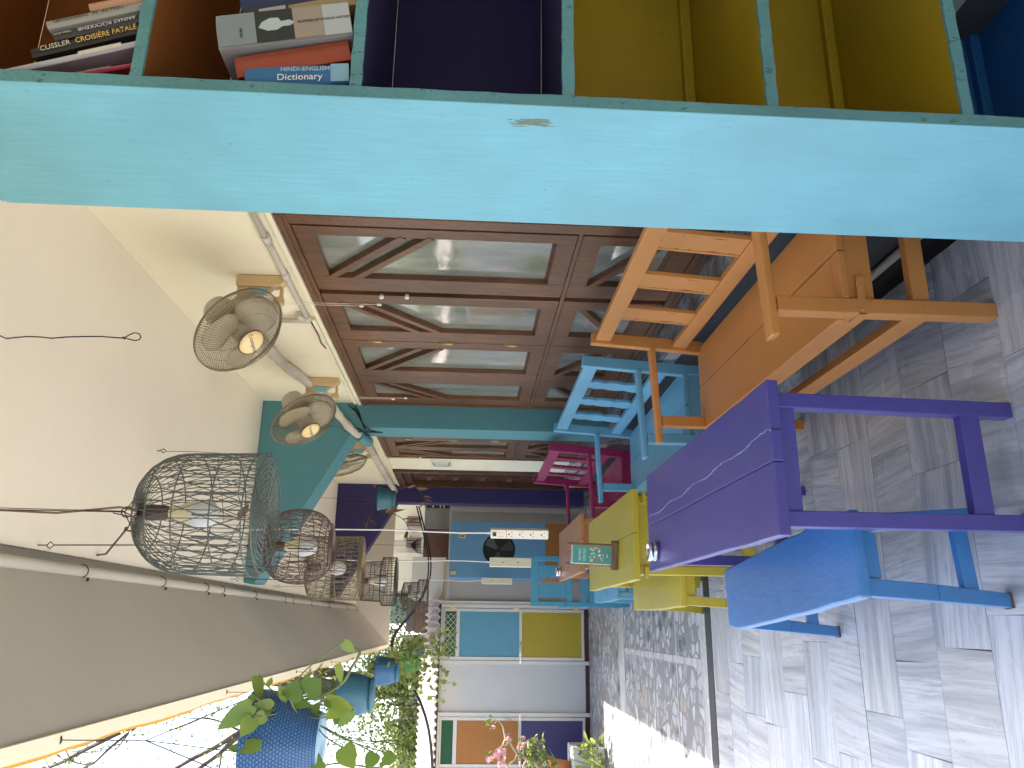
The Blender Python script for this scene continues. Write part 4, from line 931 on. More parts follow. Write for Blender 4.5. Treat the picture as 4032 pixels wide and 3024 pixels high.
# ================================================================ HANGING WIRE CAGE LAMPS
def hook(mb,p,r=0.012):
    p=Vector(p); mb.tube([p+Vector((0,0,0.03)),p+Vector((0,0,0.0)),p+Vector((r,0,-r)),p+Vector((0,0,-2*r)),p+Vector((-r,0,-r)),p+Vector((-0.003,0,-0.001))],0.0022,5)
    return p-Vector((0,0,2*r))
def cage(name,label,X,Y,zb,zt,r,mat,style,bulb=0.06,wr=0.0011,hookpt=None,zc=3.06,cable=None,nm=44,seed=1):
    t=thing(name,label,'hanging lamp',(X,Y,zb),(0,0,0),'wire cage lamps hanging in a row'); H=zt-zb; rnd=random.Random(seed)
    def prof(s):      # s 0..1 from bottom rim up over the dome
        if style=='dome':
            if s<0.06: return r*(0.93+0.07*s/0.06),H*0.02*s/0.06
            if s<0.62: q=(s-0.06)/0.56; return r*(1.0-0.03*q),H*(0.02+0.58*q)
            q=(s-0.62)/0.38; a=q*math.pi/2; return r*0.97*math.cos(a)**0.75 if q<1 else 0.0,H*(0.60+0.40*math.sin(a))
        if style=='barrel':
            a=-0.35*math.pi+s*0.85*math.pi; return r*max(math.cos(a),0)**0.55,H*(0.5+0.5*math.sin(a)/math.sin(0.35*math.pi)*0.89 if a<0 else 0.5+0.5*math.sin(a))
        if style=='step':
            if s<0.30: return r,H*s/0.30*0.35
            if s<0.36: q=(s-0.30)/0.06; return r*(1-0.16*q),H*(0.35+0.03*q)
            if s<0.75: q=(s-0.36)/0.39; return r*(0.84-0.04*q),H*(0.38+0.52*q)
            q=(s-0.75)/0.25; return r*0.80*(1-q)**0.6,H*(0.90+0.10*q)
        if style=='drum':
            if s<0.70: return r*(1-0.02*s),H*(s/0.70)*0.86
            q=(s-0.70)/0.30; a=q*math.pi/2; return r*0.985*math.cos(a)**0.8 if q<1 else 0.0,H*(0.86+0.14*math.sin(a))
    body=MB(); K=22
    wob=[rnd.uniform(-0.0007,0.0007) for _ in range(400)]
    def pt(s,th,i=0): 
        a,b=prof(min(max(s,0),0.999)); a+=wob[i%400]; return (a*math.cos(th),a*math.sin(th),b)
    for k in range(nm):
        th=2*math.pi*k/nm+rnd.uniform(-.004,.004); body.tube([pt(s/K,th,k) for s in range(K+1)],wr,4,cap=False)
    body.build('upright_wires',mat,t,recalc=False)
    if style in('dome','barrel','drum'):
        lat=MB(); n=nm//2+6
        for k in range(n):
            for sg in (-1,1):
                th=2*math.pi*k/n; lat.tube([pt(0.10+0.72*s/K,th+sg*0.55*s/K,k+50) for s in range(K+1)],wr*0.95,4,cap=False)
        lat.build('lattice_wires',mat,t,recalc=False)
    hp_=MB(); sl_=(0.0,0.10,0.33,0.60,0.74,0.86) if style!='step' else (0,0.15,0.30,0.36,0.55,0.75)
    for s in sl_:
        a,b=prof(s); hp_.ring((0,0,b),a,wr*1.45,n=40,m=5)
    hp_.build('hoops',mat,t,recalc=False)
    bt=MB(); nr=10 if style!='step' else 6
    r0,_=prof(0.0)
    for i in range(1,nr): bt.ring((rnd.uniform(-.002,.002),0,0.002),r0*i/nr,wr,n=36,m=4)
    for k in range(8): th=math.pi*k/8+0.2; bt.tube([(r0*math.cos(th),r0*math.sin(th),0.0035),(-r0*math.cos(th),-r0*math.sin(th),0.0035)],wr*1.4,4)
    bt.build('base_grid',mat,t,recalc=False)
    # door frame, straggling tie wires
    tw=MB()
    for k in range(5):
        a=rnd.uniform(0,6.28); s1=rnd.uniform(0.1,0.7); s2=rnd.uniform(0.1,0.75); p=Vector(pt(s1,a)); q=Vector(pt(s2,a+rnd.uniform(0.8,1.6))); m_=(p+q)/2*0.9+Vector((0,0,0.01)); tw.tube([p,(p+m_)/2+Vector((0,0,.006)),m_,q],wr*0.9,4)
    for k in range(3):
        a=4.2+k*0.35; tw.tube([Vector(pt(0.16,a)),Vector(pt(0.45,a+.02))],wr*2.2,5)
    tw.build('tie_wires',mat,t,recalc=False)
    if bulb:
        b=MB(); u=bulb/0.06; z0=H*0.93
        so=MB(); so.lathe([(0.0,z0+0.02),(0.014*u,z0+0.018),(0.020*u,z0-0.005*u),(0.018*u,z0-0.04*u),(0.0145*u,z0-0.052*u),(0,z0-0.052*u)],n=20); so.build('bulb_holder',M['socket'],t)
        b.lathe([(0.0135*u,z0-0.050*u),(0.016*u,z0-0.058*u),(0.019*u,z0-0.075*u),(0.028*u,z0-0.100*u),(0.0295*u,z0-0.106*u)],n=24); bb=b.build('bulb',M['bulbneck'],t)
        c=MB(); c.lathe([(0.0295*u,z0-0.106*u),(0.034*u,z0-0.120*u),(0.0335*u,z0-0.136*u),(0.027*u,z0-0.154*u),(0.015*u,z0-0.165*u),(0.0,z0-0.168*u)],n=24); c.build('globe',M['bulb'],bb)
    # suspension
    s=MB(); top=zc-zb
    if hookpt is None: hookpt=(X,Y)
    hx,hy=hookpt[0]-X,hookpt[1]-Y
    e=hook(s,(hx,hy,top-0.03)); s.tube([e,(hx*0.5,hy*0.5,(e.z+H+0.03)/2),(0,0,H+0.035)],0.0013,5); s.tube([e+Vector((.002,.001,0)),(hx*0.5+.004,hy*0.5,(e.z+H+0.05)/2),(0.002,0,H+0.035)],0.0011,5)
    for k in range(4):
        th=k*math.pi/2+0.4; a,bz=prof(0.9); s.tube([(0,0,H+0.036),(a*math.cos(th)*.9,a*math.sin(th)*.9,bz)],0.0012,4)
    s.ring((0,0,H+0.03),0.013,0.0016,(0,1,0),14,5); s.build('hanging_wire',M['iron'],t,recalc=False)
    if cable:
        c=MB(); c.tube([(0,0,H*0.93),(0.012,0.004,H+0.05),(-0.006,0,H+0.2),(cable[0]-X,cable[1]-Y,top-0.12),(cable[0]-X,cable[1]-Y,top-0.005)],0.0028,6); c.build('flex',plain('brown_flex',(0.20,0.13,0.09),0.5),t)
    return t
greenw=plain('verdigris_wire',(0.13,0.14,0.12),0.6,0.4); redw=plain('red_brown_wire_paint',(0.13,0.085,0.07),0.6,0.3)
olive=plain('olive_brass_wire',(0.20,0.155,0.075),0.5,0.4); darkw=plain('dark_tarnished_wire',(0.06,0.052,0.04),0.5,0.5); brnw=plain('brown_wire',(0.13,0.10,0.07),0.6,0.3)
c1=cage('cage_lamp','largest green-grey wire cage lamp, nearest the camera',0.254,2.0,2.085,2.395,0.152,greenw,'dome',0.062,0.00125,cable=(0.262,2.02),nm=46,seed=1)
st=MB(); st.beam((-0.02,-0.11,0.035),(0.03,0.10,0.075),0.018,0.006); st.build('perch_stick',M['pinewood'],c1)
cage('cage_lamp','red-brown wire cage lamp, just behind the largest cage',0.252,2.84,2.055,2.285,0.130,redw,'barrel',0.058,0.00115,hookpt=(0.241,2.835),nm=42,seed=2)
cage('cage_lamp','olive-brown drum-shaped wire cage lamp, third from the camera',0.247,3.9,2.085,2.345,0.150,olive,'drum',0.06,0.0012,nm=46,seed=3)
cage('cage_lamp','dark stepped wire cage lamp, fourth from the camera, against the white canopy corner',0.249,5.161,2.025,2.265,0.150,darkw,'step',0.06,0.0015,nm=48,seed=4)
cage('cage_lamp','brown stepped wire cage lamp with a white bulb, in front of the rooftop hut',0.245,7.728,1.940,2.195,0.150,brnw,'step',0.062,0.0019,nm=50,seed=5)
# small black lantern cage beyond
def lantern():
    p=at(1650,2148,9.6); t=thing('wire_lantern','small black wire lantern hanging in front of the far cream building','lantern',(p.x,9.6,p.z-0.06))
    b=MB(); 
    for k in range(14): 
        th=2*math.pi*k/14; b.tube([(0.10*math.cos(th),0.10*math.sin(th),0),(0.085*math.cos(th),0.085*math.sin(th),0.08),(0.03*math.cos(th),0.03*math.sin(th),0.125),(0,0,0.15)],0.0022,4)
    for a,z in ((0.10,0),(0.06,0),(0.03,0),(0.095,0.04),(0.085,0.08),(0.03,0.125)): b.ring((0,0,z),a,0.0026,n=24,m=4)
    b.build('cage',M['black'],t,recalc=False); c=MB(); c.lathe([(0,0.16),(0.028,0.15),(0.06,0.11),(0.065,0.10)],n=14); c.build('cap',M['black'],t)
    w_=MB(); w_.tube([(0,0,0.15),(0,0,0.3),(0.003,0,3.06-(p.z-0.06))],0.0022,5); w_.build('hanging_wire',M['iron'],t)
lantern()
# spare hooks and wires on the ceiling edge
def cwire(pts,label,r=0.0014,name='hanging_wire',cat='wire',mat=None):
    m=MB(); m.tube(pts,r,5); o=m.build(name,mat or M['iron']); tag(o,label,cat); return o
m=MB(); P0=at(640,1777,2.6) ; zc=3.055
Yw=3.73; Xw=0.763
m.tube([(Xw,Yw,3.06),(Xw+.004,Yw,3.045),(Xw+.012,Yw,3.03),(Xw,Yw,3.018),(Xw-.008,Yw,3.03),(Xw,Yw,3.04)],0.0024,5); m.tube([(Xw,Yw,3.02),(Xw+.002,Yw,2.9),(Xw-.004,Yw,2.75),tuple(at(1050,1790,Yw))],0.0013,5)
e=at(1050,1790,Yw); m.ring((e.x,e.y,e.z-0.012),0.012,0.0016,(0,1,0),14,5)
tag(m.build('hook_wire',M['iron']),'thin iron wire hanging from a ceiling ring just right of the largest cage lamp','wire')
m=MB(); a=at(0,1326,2.0); lp=[at(x_,y_,2.0) for x_,y_ in ((0,1322),(25,1333),(60,1329),(110,1325),(160,1327),(205,1332),(260,1327),(330,1325),(400,1325),(450,1329),(488,1331))]
lp=[Vector((lp[0].x,2.0,3.06))]+lp; m.tube(lp,0.0018,6)
lo=[at(x_,y_,2.0) for x_,y_ in ((488,1331),(510,1318),(530,1310),(548,1314),(555,1327),(548,1338),(532,1341),(512,1336),(490,1331))]; m.tube(lo,0.0017,6); m.tube([at(485,1326,2.0),at(490,1336,2.0),at(494,1327,2.0),at(486,1334,2.0)],0.0022,5)
tag(m.build('wire_loop',M['black']),'dark wire ending in an empty loop, hanging from the pale ceiling','wire')
m=MB(); m.tube([(0.243,3.28,3.056),(0.25,3.3,3.03),at(505,2075,3.3)],0.0045,5); m.tube([at(505,2075,3.3),(0.40,3.3,2.95),(0.42,3.35,3.05)],0.0025,5)
m.tube([at(505,2075,3.3)+Vector((0,0,.01)),at(490,2087,3.3),at(530,2095,3.3)],0.004,5)
tag(m.build('tie_bracket',M['oldwood']),'frayed cord tied slantwise to the ceiling edge between cage hooks','cord')
for i,(x_,y_,Y_,ln) in enumerate(((1075,2300,6.286,0.62),(910,2270,4.5,0.02))):
    m=MB(); p=Vector((0.255,Y_,3.03)); q=hook(m,p); m.tube([q,q-Vector((0,0,ln))],0.0013,5)
    tag(m.build('ceiling_hook',M['iron']),('bare ceiling-edge hook with a long straight wire, between the fourth and fifth cage lamps','short bare hook in the ceiling edge between the third and fourth cage lamps')[i],'hook')

# ---- power strips on white flex
def strip(X0,X1,Y,z0,z1,n,label,kind,rot=0.0):
    cx=(X0+X1)/2; t=thing('power_strip',label,'power strip',(cx,Y,z0),(0,0,rot),'power strips hanging over the tables'); w_=(X1-X0)/2; h=z1-z0
    b=MB(); b.box(-w_,w_,-0.018,0.020,0,h); body=b.build('body',M['ivory'],t,bevel=0.005,seg=3)
    f=MB(); f.box(-w_*0.9,w_*0.9,-0.0195,-0.0175,0.006,h-0.006); f.build('face_plate',M['ivory'] if kind==5 else M['ivory2'],t,bevel=0.001)
    if kind==5:
        MB().box(-w_*.9,w_*.9,-0.0200,-0.0180,h-0.085,h-0.082).build('groove',plain('groove',(0.3,0.28,0.2),0.6),t)
        for i in range(4):
            z=0.028+i*0.057; s=MB()
            s.box(-0.004,0.004,-0.0202,-0.019,z+0.006,z+0.013); s.box(-0.012,-0.009,-0.0202,-0.019,z-0.008,z-0.002); s.box(0.009,0.012,-0.0202,-0.019,z-0.008,z-0.002); s.build('socket',M['black'],t)
        s=MB(); s.box(-0.010,0.010,-0.026,-0.019,h-0.030,h-0.012); s.build('switch',M['black'],t,bevel=0.002)
        s=MB()
        for k in range(3): s.box(-0.014+k*0.0,-0.010,-0.0204,-0.019,h-0.044-k*0.011,h-0.040-k*0.011)
        s.box(0.008,0.012,-0.0204,-0.019,h-0.044,h-0.040); s.build('indicator',plain('red_lens',(0.35,0.02,0.02),0.3),t)
        text('SPIKE GUARD'[:0]+'ON / OFF',0.005,plain('print_red',(0.4,0.05,0.05),0.5),Matrix.Translation((0.006,-0.0204,h-0.045))@frame((0,0,0),(0,0,-1),(1,0,0)),'lettering',t,0.0001)
    else:
        for k in (0.30,0.66):
            s=MB(); s.box(-0.004,0.003,-0.0204,-0.019,h*k+0.004,h*k+0.013); s.box(-0.002,0.001,-0.0204,-0.019,h*k-0.003,h*k+0.004); s.build('socket',M['black'],t)
        s=MB()
        for xx,zz in ((-w_*.8,0.010),(w_*.8,0.010),(-w_*.8,h-0.010),(w_*.8,h-0.010),(-w_*.55,h*0.49),(w_*.6,h*0.40)): s.lathe([(0.0035,0),(0.003,0.0012),(0,0.0014)],(xx,-0.0195,zz),(0,-1,0),8)
        s.build('screws',M['brass'],t)
    c=MB(); rnd=random.Random(int(Y*10)); pts=[(0.0,0,h-0.004)]; z=h+0.03; T=3.06-z0
    pts.append((0.0,0,z))
    while z<T-0.12: z+=0.16; pts.append((0.006*math.sin(z*4.2+Y)+rnd.uniform(-.003,.003),rnd.uniform(-.003,.003),min(z,T-0.05)))
    pts.append((0,0,T-0.004))
    # smooth
    P=[Vector(p) for p in pts]; out=[]
    for i in range(len(P)-1):
        for k in range(4):
            q=k/4; a=P[max(i-1,0)];b_=P[i];c_=P[i+1];d=P[min(i+2,len(P)-1)]
            out.append(0.5*((2*b_)+(c_-a)*q+(2*a-5*b_+4*c_-d)*q*q+(3*b_-a-3*c_+d)*q**3))
    out.append(P[-1]); c.tube(out,0.0036,8); c.lathe([(0.006,h-0.002),(0.005,h+0.018),(0.0036,h+0.02)],n=10); c.build('flex',M['white'],t)
strip(0.431,0.481,4.17,1.154,1.459,4,'cream power strip with four sockets and red lamps, over the yellow table',5,R(-22))
strip(0.413,0.484,6.10,1.089,1.405,2,'beige two-socket power strip beside the round cooler grille',2)
strip(0.421,0.490,9.00,1.068,1.406,2,'beige two-socket power strip furthest from the camera, before the grey wall',2)

# ---- wall fans
def fan(cx,cy,cz,nv,Rr,by,bz,label,spin=0.0,blade_c=None,writing=True,scale=1.0,bh=0.215):
    t=thing('wall_fan',label,'fan',(1.5,by,bz),group='wall fans above the windows')
    def loc(o): return o
    ofs=(-1.5,-by,-bz)
    n=Vector(nv).normalized(); c=Vector((cx,cy,cz)); up=Vector((0,0,1)); u=(up-n*up.dot(n)).normalized(); s_=u.cross(n)
    B=lambda mb,name,m,par=t,bev=0: mb.build(name,m,par,ofs if par is t else (0,0,0),bev,recalc=(bev>0 or name in('bracket','motor_housing','badge')))
    # bracket on the wall: tall box with a rounded lower nose and an arm leading to the pivot
    br=MB(); ol=[(0,0),(0.0,bh),(-0.055,bh),(-0.055,0.045),(-0.05,0.02),(-0.035,0.003),(-0.02,-0.004)]
    br.prism([(a,b) for a,b in ol],(1.499,by-0.028,bz),(1,0,0),(0,0,1),(0,0.056,0))
    br.prism([(-0.055,0.05),(-0.055,bh-0.004),(-0.115,bh-0.01),(-0.115,bh-0.075),(-0.085,bh-0.12),(-0.075,0.065)],(1.499,by-0.018,bz),(1,0,0),(0,0,1),(0,0.036,0))
    B(br,'bracket',M['fanbeige'],t,0.006)
    nb=MB(); nb.box(1.499-0.135,1.499-0.10,by-0.02,by+0.02,bz+0.0,bz+0.045); nb.box(1.444,1.499-0.12,by-0.012,by+0.012,bz+0.005,bz+0.02); B(nb,'switch_nose',M['fanbeige'],t,0.005)
    lb=MB(); lb.box(1.499-0.095,1.499-0.06,by-0.0195,by-0.0183,bz+0.07,bz+0.155); B(lb,'label_strip',plain('pale_blue_label',(0.22,0.50,0.62),0.4))
    piv=Vector((1.499-0.11,by,bz+bh-0.04)); rear=c-n*0.10
    ar=MB(); ar.beam(piv,rear+u*0.02,0.045,0.045,(0,1,0),0.06,0.06); ar.lathe([(0,-0.03),(0.024,-0.03),(0.026,0),(0.024,0.03),(0,0.03)],piv,(0,1,0),16); B(ar,'arm',M['fanbeige'],t,0.004)
    mo=MB(); mo.lathe([(0,-0.195),(0.035,-0.192),(0.058,-0.178),(0.068,-0.145),(0.070,-0.10),(0.07,-0.075),(0.05,-0.06),(0,-0.058)],c,n,28); B(mo,'motor_housing',M['fanmotor'])
    # guards
    def guard(sg,depth,m,name,nr):
        g=MB()
        for k in range(nr):
            th=2*math.pi*k/nr; e=u*math.cos(th)+s_*math.sin(th); e2=u*math.cos(th+0.10)+s_*math.sin(th+0.10); P=[]
            for i in range(9):
                q=i/8; rr=Rr*(0.21+(1-0.21)*q); hgt=depth*(1-q**3.2); tw=0.22*(1-q)*(1 if sg>0 else -1); ee=u*math.cos(th+tw)+s_*math.sin(th+tw); P.append(c+ee*rr+n*sg*hgt)
            g.tube(P,0.0012*scale,4,cap=False)
        for q in (0.55,0.8): g.ring(c+n*sg*depth*(1-q**3.2),Rr*(0.21+0.79*q),0.0009*scale,n,56,4)
        g.ring(c+n*sg*0.004,Rr,0.0032,n,64,6); B(g,name,m)
    guard(1,0.085,M['fanwire'],'front_guard',92); guard(-1,0.055,M['fanwire'],'rear_guard',92)
    # three broad blades at rest
    for k in range(3):
        b=MB(); th0=spin+2*math.pi*k/3; NR,NA=8,8; vs=[]
        for i in range(NR+1):
            q=i/NR; rr=Rr*(0.20+0.70*q); half=0.98*(0.55+0.55*math.sin(math.pi*min(q*0.85+0.12,1)))*0.92; 
            if q>0.8: half*=1-((q-0.8)/0.2)**2*0.35
            for j in range(NA+1):
                a=(j/NA*2-1); th=th0+a*half+0.15*q; rr2=rr*(1-0.06*a*a*q); h=0.022*a*(1-0.2*q)+0.006*math.cos(a*1.5)
                vs.append(c+(u*math.cos(th)+s_*math.sin(th))*rr2+n*(h+0.012))
        fs=[(i*(NA+1)+j,i*(NA+1)+j+1,(i+1)*(NA+1)+j+1,(i+1)*(NA+1)+j) for i in range(NR) for j in range(NA)]
        b.add(vs,fs,True); o=B(b,'blade',M['fangrey']); sm=o.modifiers.new('s','SOLIDIFY'); sm.thickness=0.0022
    hb=MB(); hb.lathe([(0,0.045),(Rr*0.16,0.043),(Rr*0.20,0.03),(Rr*0.205,-0.015),(0,-0.02)],c,n,28); B(hb,'hub',M['fangrey'])
    bd=MB(); bd.lathe([(0,0.098),(Rr*0.2,0.0972),(Rr*0.265,0.093),(Rr*0.285,0.086),(Rr*0.26,0.080)],c,n,44); bo=B(bd,'badge',M['badge'])
    rg=MB(); rg.ring(c+n*0.0875,Rr*0.287,0.0028,n,48,6); B(rg,'badge_rim',plain('badge_rim_brown',(0.12,0.07,0.04),0.5))
    if writing:
        # wordmark reads upright in the place
        o=c+n*0.0986; mw=Matrix.Translation(o)@frame((0,0,0),(s_*-1 if s_.dot(Vector((0,-1,0)))<0 else s_),u)
        # make sure the text faces outward
        ux=u.cross(n); mw=frame(o,-ux,-u)
        text('Crompton',Rr*0.125,plain('badge_print',(0.06,0.07,0.10),0.5),mw,'lettering',bo,0.0002,'CENTER')
    for k,(dx,dl) in enumerate(((-0.118,0.42),(-0.125,0.34))):
        pc=MB(); p=Vector((1.499+dx,by+0.006*k,bz)); pc.tube([p,p+Vector((0,0,-dl*0.5)),p+Vector((0.002,0,-dl))],0.0012,5); pc.lathe([(0,0.012),(0.006,0.010),(0.007,-0.006),(0,-0.012)],p+Vector((0.002,0,-dl-0.01)),n=10); B(pc,'pull_cord',M['iron'] if 0 else M['white'] if 0 else M['ivory'])
    return t
f1=at(943,1302,3.08); fan(f1.x,f1.y,f1.z,(-0.657,-0.285,-0.694),0.198,3.33,2.440,'cream wall fan with three broad blades, nearest the bookshelf',spin=2.55)
f2=at(1197,1652,4.42); fan(f2.x,f2.y,f2.z,(-0.789,-0.286,-0.548),0.198,4.88,2.432,'cream wall fan against the teal beam, second from the camera',spin=0.9)
f3=at(1352,1826,6.25); fan(f3.x,f3.y,f3.z,(-0.93,0.22,-0.28),0.198,6.78,2.44,'cream wall fan seen nearly edge-on, beyond the teal beam',spin=0.2,writing=False)

# ---- cooler
cl=thing('air_cooler','tall box-shaped blue air cooler with an orange base and round black fan grille','air cooler',(0.815,9.2,0))
xl,xr,fr_=-0.315,0.318,0.0
b=MB(); o0=[];cx_,cz_,cr=0.007,1.21,0.186
# front sheet with a round opening
def holed(mb,x0,x1,z0,z1,y,cx,cz,r,n=48,depth=0.02):
    out=[];inn=[]
    for k in range(n):
        a=2*math.pi*k/n; dx,dz=math.cos(a),math.sin(a); inn.append((cx+dx*r,y,cz+dz*r))
        tt=min((x1-cx)/dx if dx>1e-6 else 1e9,(x0-cx)/dx if dx<-1e-6 else 1e9,(z1-cz)/dz if dz>1e-6 else 1e9,(z0-cz)/dz if dz<-1e-6 else 1e9)
        out.append((cx+dx*tt,y,cz+dz*tt))
    o=len(mb.v); mb.add(out+inn+[(a[0],a[1]+depth,a[2]) for a in inn],[(k,(k+1)%n,n+(k+1)%n,n+k) for k in range(n)]+[(n+k,n+(k+1)%n,2*n+(k+1)%n,2*n+k) for k in range(n)])
    # corners
    for (X,Z) in ((x0,z0),(x0,z1),(x1,z0),(x1,z1)):
        cand=sorted(range(n),key=lambda k:(out[k][0]-X)**2+(out[k][2]-Z)**2)[:2]; mb.add([(X,y,Z),out[cand[0]],out[cand[1]]],[(0,1,2)])
holed(b,xl,xr,0.672,1.775,0.0,cx_,cz_,cr)
b.add([(xl,0,0.672),(xl,0.6,0.672),(xl,0.6,1.775),(xl,0,1.775)],[(0,1,2,3)]); b.add([(xr,0,0.672),(xr,0.6,0.672),(xr,0.6,1.775),(xr,0,1.775)],[(3,2,1,0)])
b.add([(xl,0,1.775),(xr,0,1.775),(xr,0.6,1.775),(xl,0.6,1.775)],[(0,1,2,3)]); b.add([(xl,0.6,0.672),(xr,0.6,0.672),(xr,0.6,1.775),(xl,0.6,1.775)],[(3,2,1,0)])
b.build('body',paint('cooler_blue',(0.10,0.25,0.40),0.5,(4,4,4),var=0.07,bump=0.1),cl)
MB().box(xl+.001,xr-.001,0.001,0.6,0.0,0.671).build('tank',paint('cooler_orange',(0.33,0.12,0.03),0.5,(4,4,4),var=0.07,bump=0.1),cl,bevel=0.003)
MB().box(cx_-.21,cx_+.21,0.17,0.18,cz_-.21,cz_+.21).build('fan_cavity',M['black'],cl)
g=MB()
for i in range(-12,13):
    a=i*0.0148; 
    if abs(a)<cr: l=math.sqrt(cr*cr-a*a); g.tube([(cx_+a,0.004,cz_-l),(cx_+a,0.004,cz_+l)],0.0012,4); g.tube([(cx_-l,0.006,cz_+a),(cx_+l,0.006,cz_+a)],0.0012,4)
g.ring((cx_,0.002,cz_),cr,0.003,(0,1,0),48,5); g.build('grille',M['black'],cl,recalc=False)
for k in range(3):
    a=0.9+k*2.094; q=MB(); q.add([(cx_+0.03*math.cos(a-.5),0.08,cz_+0.03*math.sin(a-.5)),(cx_+0.165*math.cos(a-0.40),0.06,cz_+0.165*math.sin(a-0.40)),(cx_+0.175*math.cos(a),0.075,cz_+0.175*math.sin(a)),(cx_+0.165*math.cos(a+0.35),0.10,cz_+0.165*math.sin(a+0.35)),(cx_+0.03*math.cos(a+.5),0.10,cz_+0.03*math.sin(a+.5))],[(0,1,2,3,4)])
    oo=q.build('fan_blade',plain('grey_blade',(0.12,0.115,0.11),0.5),cl,recalc=False); sm=oo.modifiers.new('s','SOLIDIFY'); sm.thickness=0.003
q=MB(); q.box(0.13,0.19,-0.012,0.0,1.60,1.68); q.build('switch_box',M['fanbeige'],cl,bevel=0.003); q=MB(); q.box(0.14,0.158,-0.016,-0.012,1.615,1.635); q.box(0.14,0.158,-0.016,-0.012,1.645,1.665); q.build('switch',M['black'],cl)
MB().box(-0.285,-0.245,-0.008,0.0,1.70,1.76).build('latch_plate',M['brass'],cl)
# ---- thick black cable draped across the yard
def curve(P,k=6):
    P=[Vector(p) for p in P]; out=[]
    for i in range(len(P)-1):
        for j in range(k):
            q=j/k; a=P[max(i-1,0)];b_=P[i];c_=P[i+1];d=P[min(i+2,len(P)-1)]
            out.append(0.5*((2*b_)+(c_-a)*q+(2*a-5*b_+4*c_-d)*q*q+(3*b_-a-3*c_+d)*q**3))
    return out+[P[-1]]
for off,lb in ((0,'black service cable draped from the purple column across to the trees, upper one'),(9,'second black service cable running close below the first one')):
    pts=[at(x_+off*(1 if i<4 else 0.6),y_,9.75+off*0.01) for i,(x_,y_) in enumerate(((1640,1992),(1662,2080),(1684,2180),(1686,2260),(1668,2330),(1630,2400),(1580,2460),(1545,2515),(1543,2590),(1580,2655),(1635,2730),(1672,2820),(1692,2920),(1702,3060)))]
    m=MB(); m.tube(curve(pts),0.009,8); tag(m.build('service_cable',M['black']),lb,'cable')
# ================================================================ HANGING POTS AND PLANTS
def pot(name,c,Rt,Rb,H,mat,label,hookY,saucer=True,wires=True,uvw=False,rim=0.012,hx=-0.308):
    t=thing(name,label,'hanging pot',(c.x,c.y,c.z),(0,0,0),'pots hanging from the canopy edge')
    b=MB(); 
    if uvw:
        prof=[(Rb,0)]+[(Rb+(Rt-Rb)*(1-(1-i/14)**2.0),H*(i/14)) for i in range(1,15)]
    else: prof=[(0,0),(Rb,0),(Rb+(Rt-Rb)*0.55,H*0.35),(Rt*0.95,H*0.86),(Rt*0.955,H*0.87),(Rt,H*0.875),(Rt*1.01,H),(Rt*0.95,H),(Rt*0.93,H*0.9)]
    b.lathe(prof,n=48); o=b.build('bowl',mat,t,recalc=False)
    if uvw:
        me=o.data; uv=me.uv_layers.new(name='UVMap'); n=48
        for p in me.polygons:
            for li in p.loop_indices:
                vi=me.loops[li].vertex_index; r_,k=divmod(vi,n)
                kk=k if not (k==0 and max(me.loops[x].vertex_index%n for x in p.loop_indices)>1) else n
                uv.data[li].uv=(kk*72/48,r_*1.55)
        bt=MB(); bt.lathe([(0,-0.002),(Rb*0.35,-0.002),(Rb*0.38,-0.004),(Rb*0.95,-0.004),(Rb+0.002,0.0)],n=40); bt.build('foot_disc',plain('pale_blue_base',(0.30,0.50,0.70),0.5),t)
    s=MB(); s.lathe([(0,H*0.86),(Rt*0.9,H*0.86)],n=24); s.build('soil',M['soil'],t)
    if saucer:
        q=MB(); q.lathe([(0,-0.006),(Rb*1.05,-0.006),(Rb*1.15,0.006),(Rb*1.10,0.008),(Rb*0.9,0.0)],n=36); q.build('saucer',mat,t)
    w_=MB(); top=Vector((hx-c.x,hookY-c.y,2.655-c.z)); kn=Vector((top.x*0.9,top.y*0.9,(top.z+H)*0.5+0.02))
    w_.tube([top+Vector((0,0,.01)),kn],0.0014,5)
    w_.ring(top+Vector((0,0,-0.004)),0.014,0.0022,(0,1,0),14,5)
    for k in range(3):
        a=k*2.094+0.5; w_.tube([kn,(Rt*math.cos(a),Rt*math.sin(a),H)],0.0016,4)
    w_.build('hanging_wires',M['iron'],t,recalc=False)
    return t
pw=at(1262,2925,2.32); big=pot('hanging_pot',Vector((pw.x,2.32,pw.z)),0.135,0.075,0.185,M['weave'],'large blue basket-weave plastic pot, nearest of the hanging pots',2.32,False,uvw=True)
potb=paint('plastic_blue_pot',(0.04,0.145,0.21),0.45,(3,3,3),var=0.12,bump=0.05); 
p2=at(1466,2735,3.83); pot('hanging_pot',Vector((p2.x,3.83,p2.z)),0.104,0.066,0.150,potb,'teal-blue round pot with a feathery fern, second of the hanging pots',3.83)
p3=at(1566,2642,5.4); pot('hanging_pot',Vector((p3.x,5.4,p3.z)),0.098,0.062,0.140,paint('plastic_blue_pot_two',(0.03,0.125,0.25),0.45,(3,3,3),var=0.15,bump=0.05),'blue pot with trailing vines, third of the hanging pots',5.35)
p4=at(1645,2610,6.7); pot('hanging_pot',Vector((p4.x,6.7,p4.z)),0.090,0.055,0.130,paint('plastic_green_pot',(0.05,0.22,0.03),0.45,(3,3,3),var=0.15,bump=0.05),'bright green pot among vine leaves, fourth of the hanging pots',6.7)
p5=at(1668,2562,8.6); pot('hanging_pot',Vector((p5.x,8.6,p5.z)),0.062,0.048,0.11,plain('cobalt_pot',(0.01,0.03,0.28),0.4),'small dark cobalt-blue pot, furthest of the hanging pots',8.6)
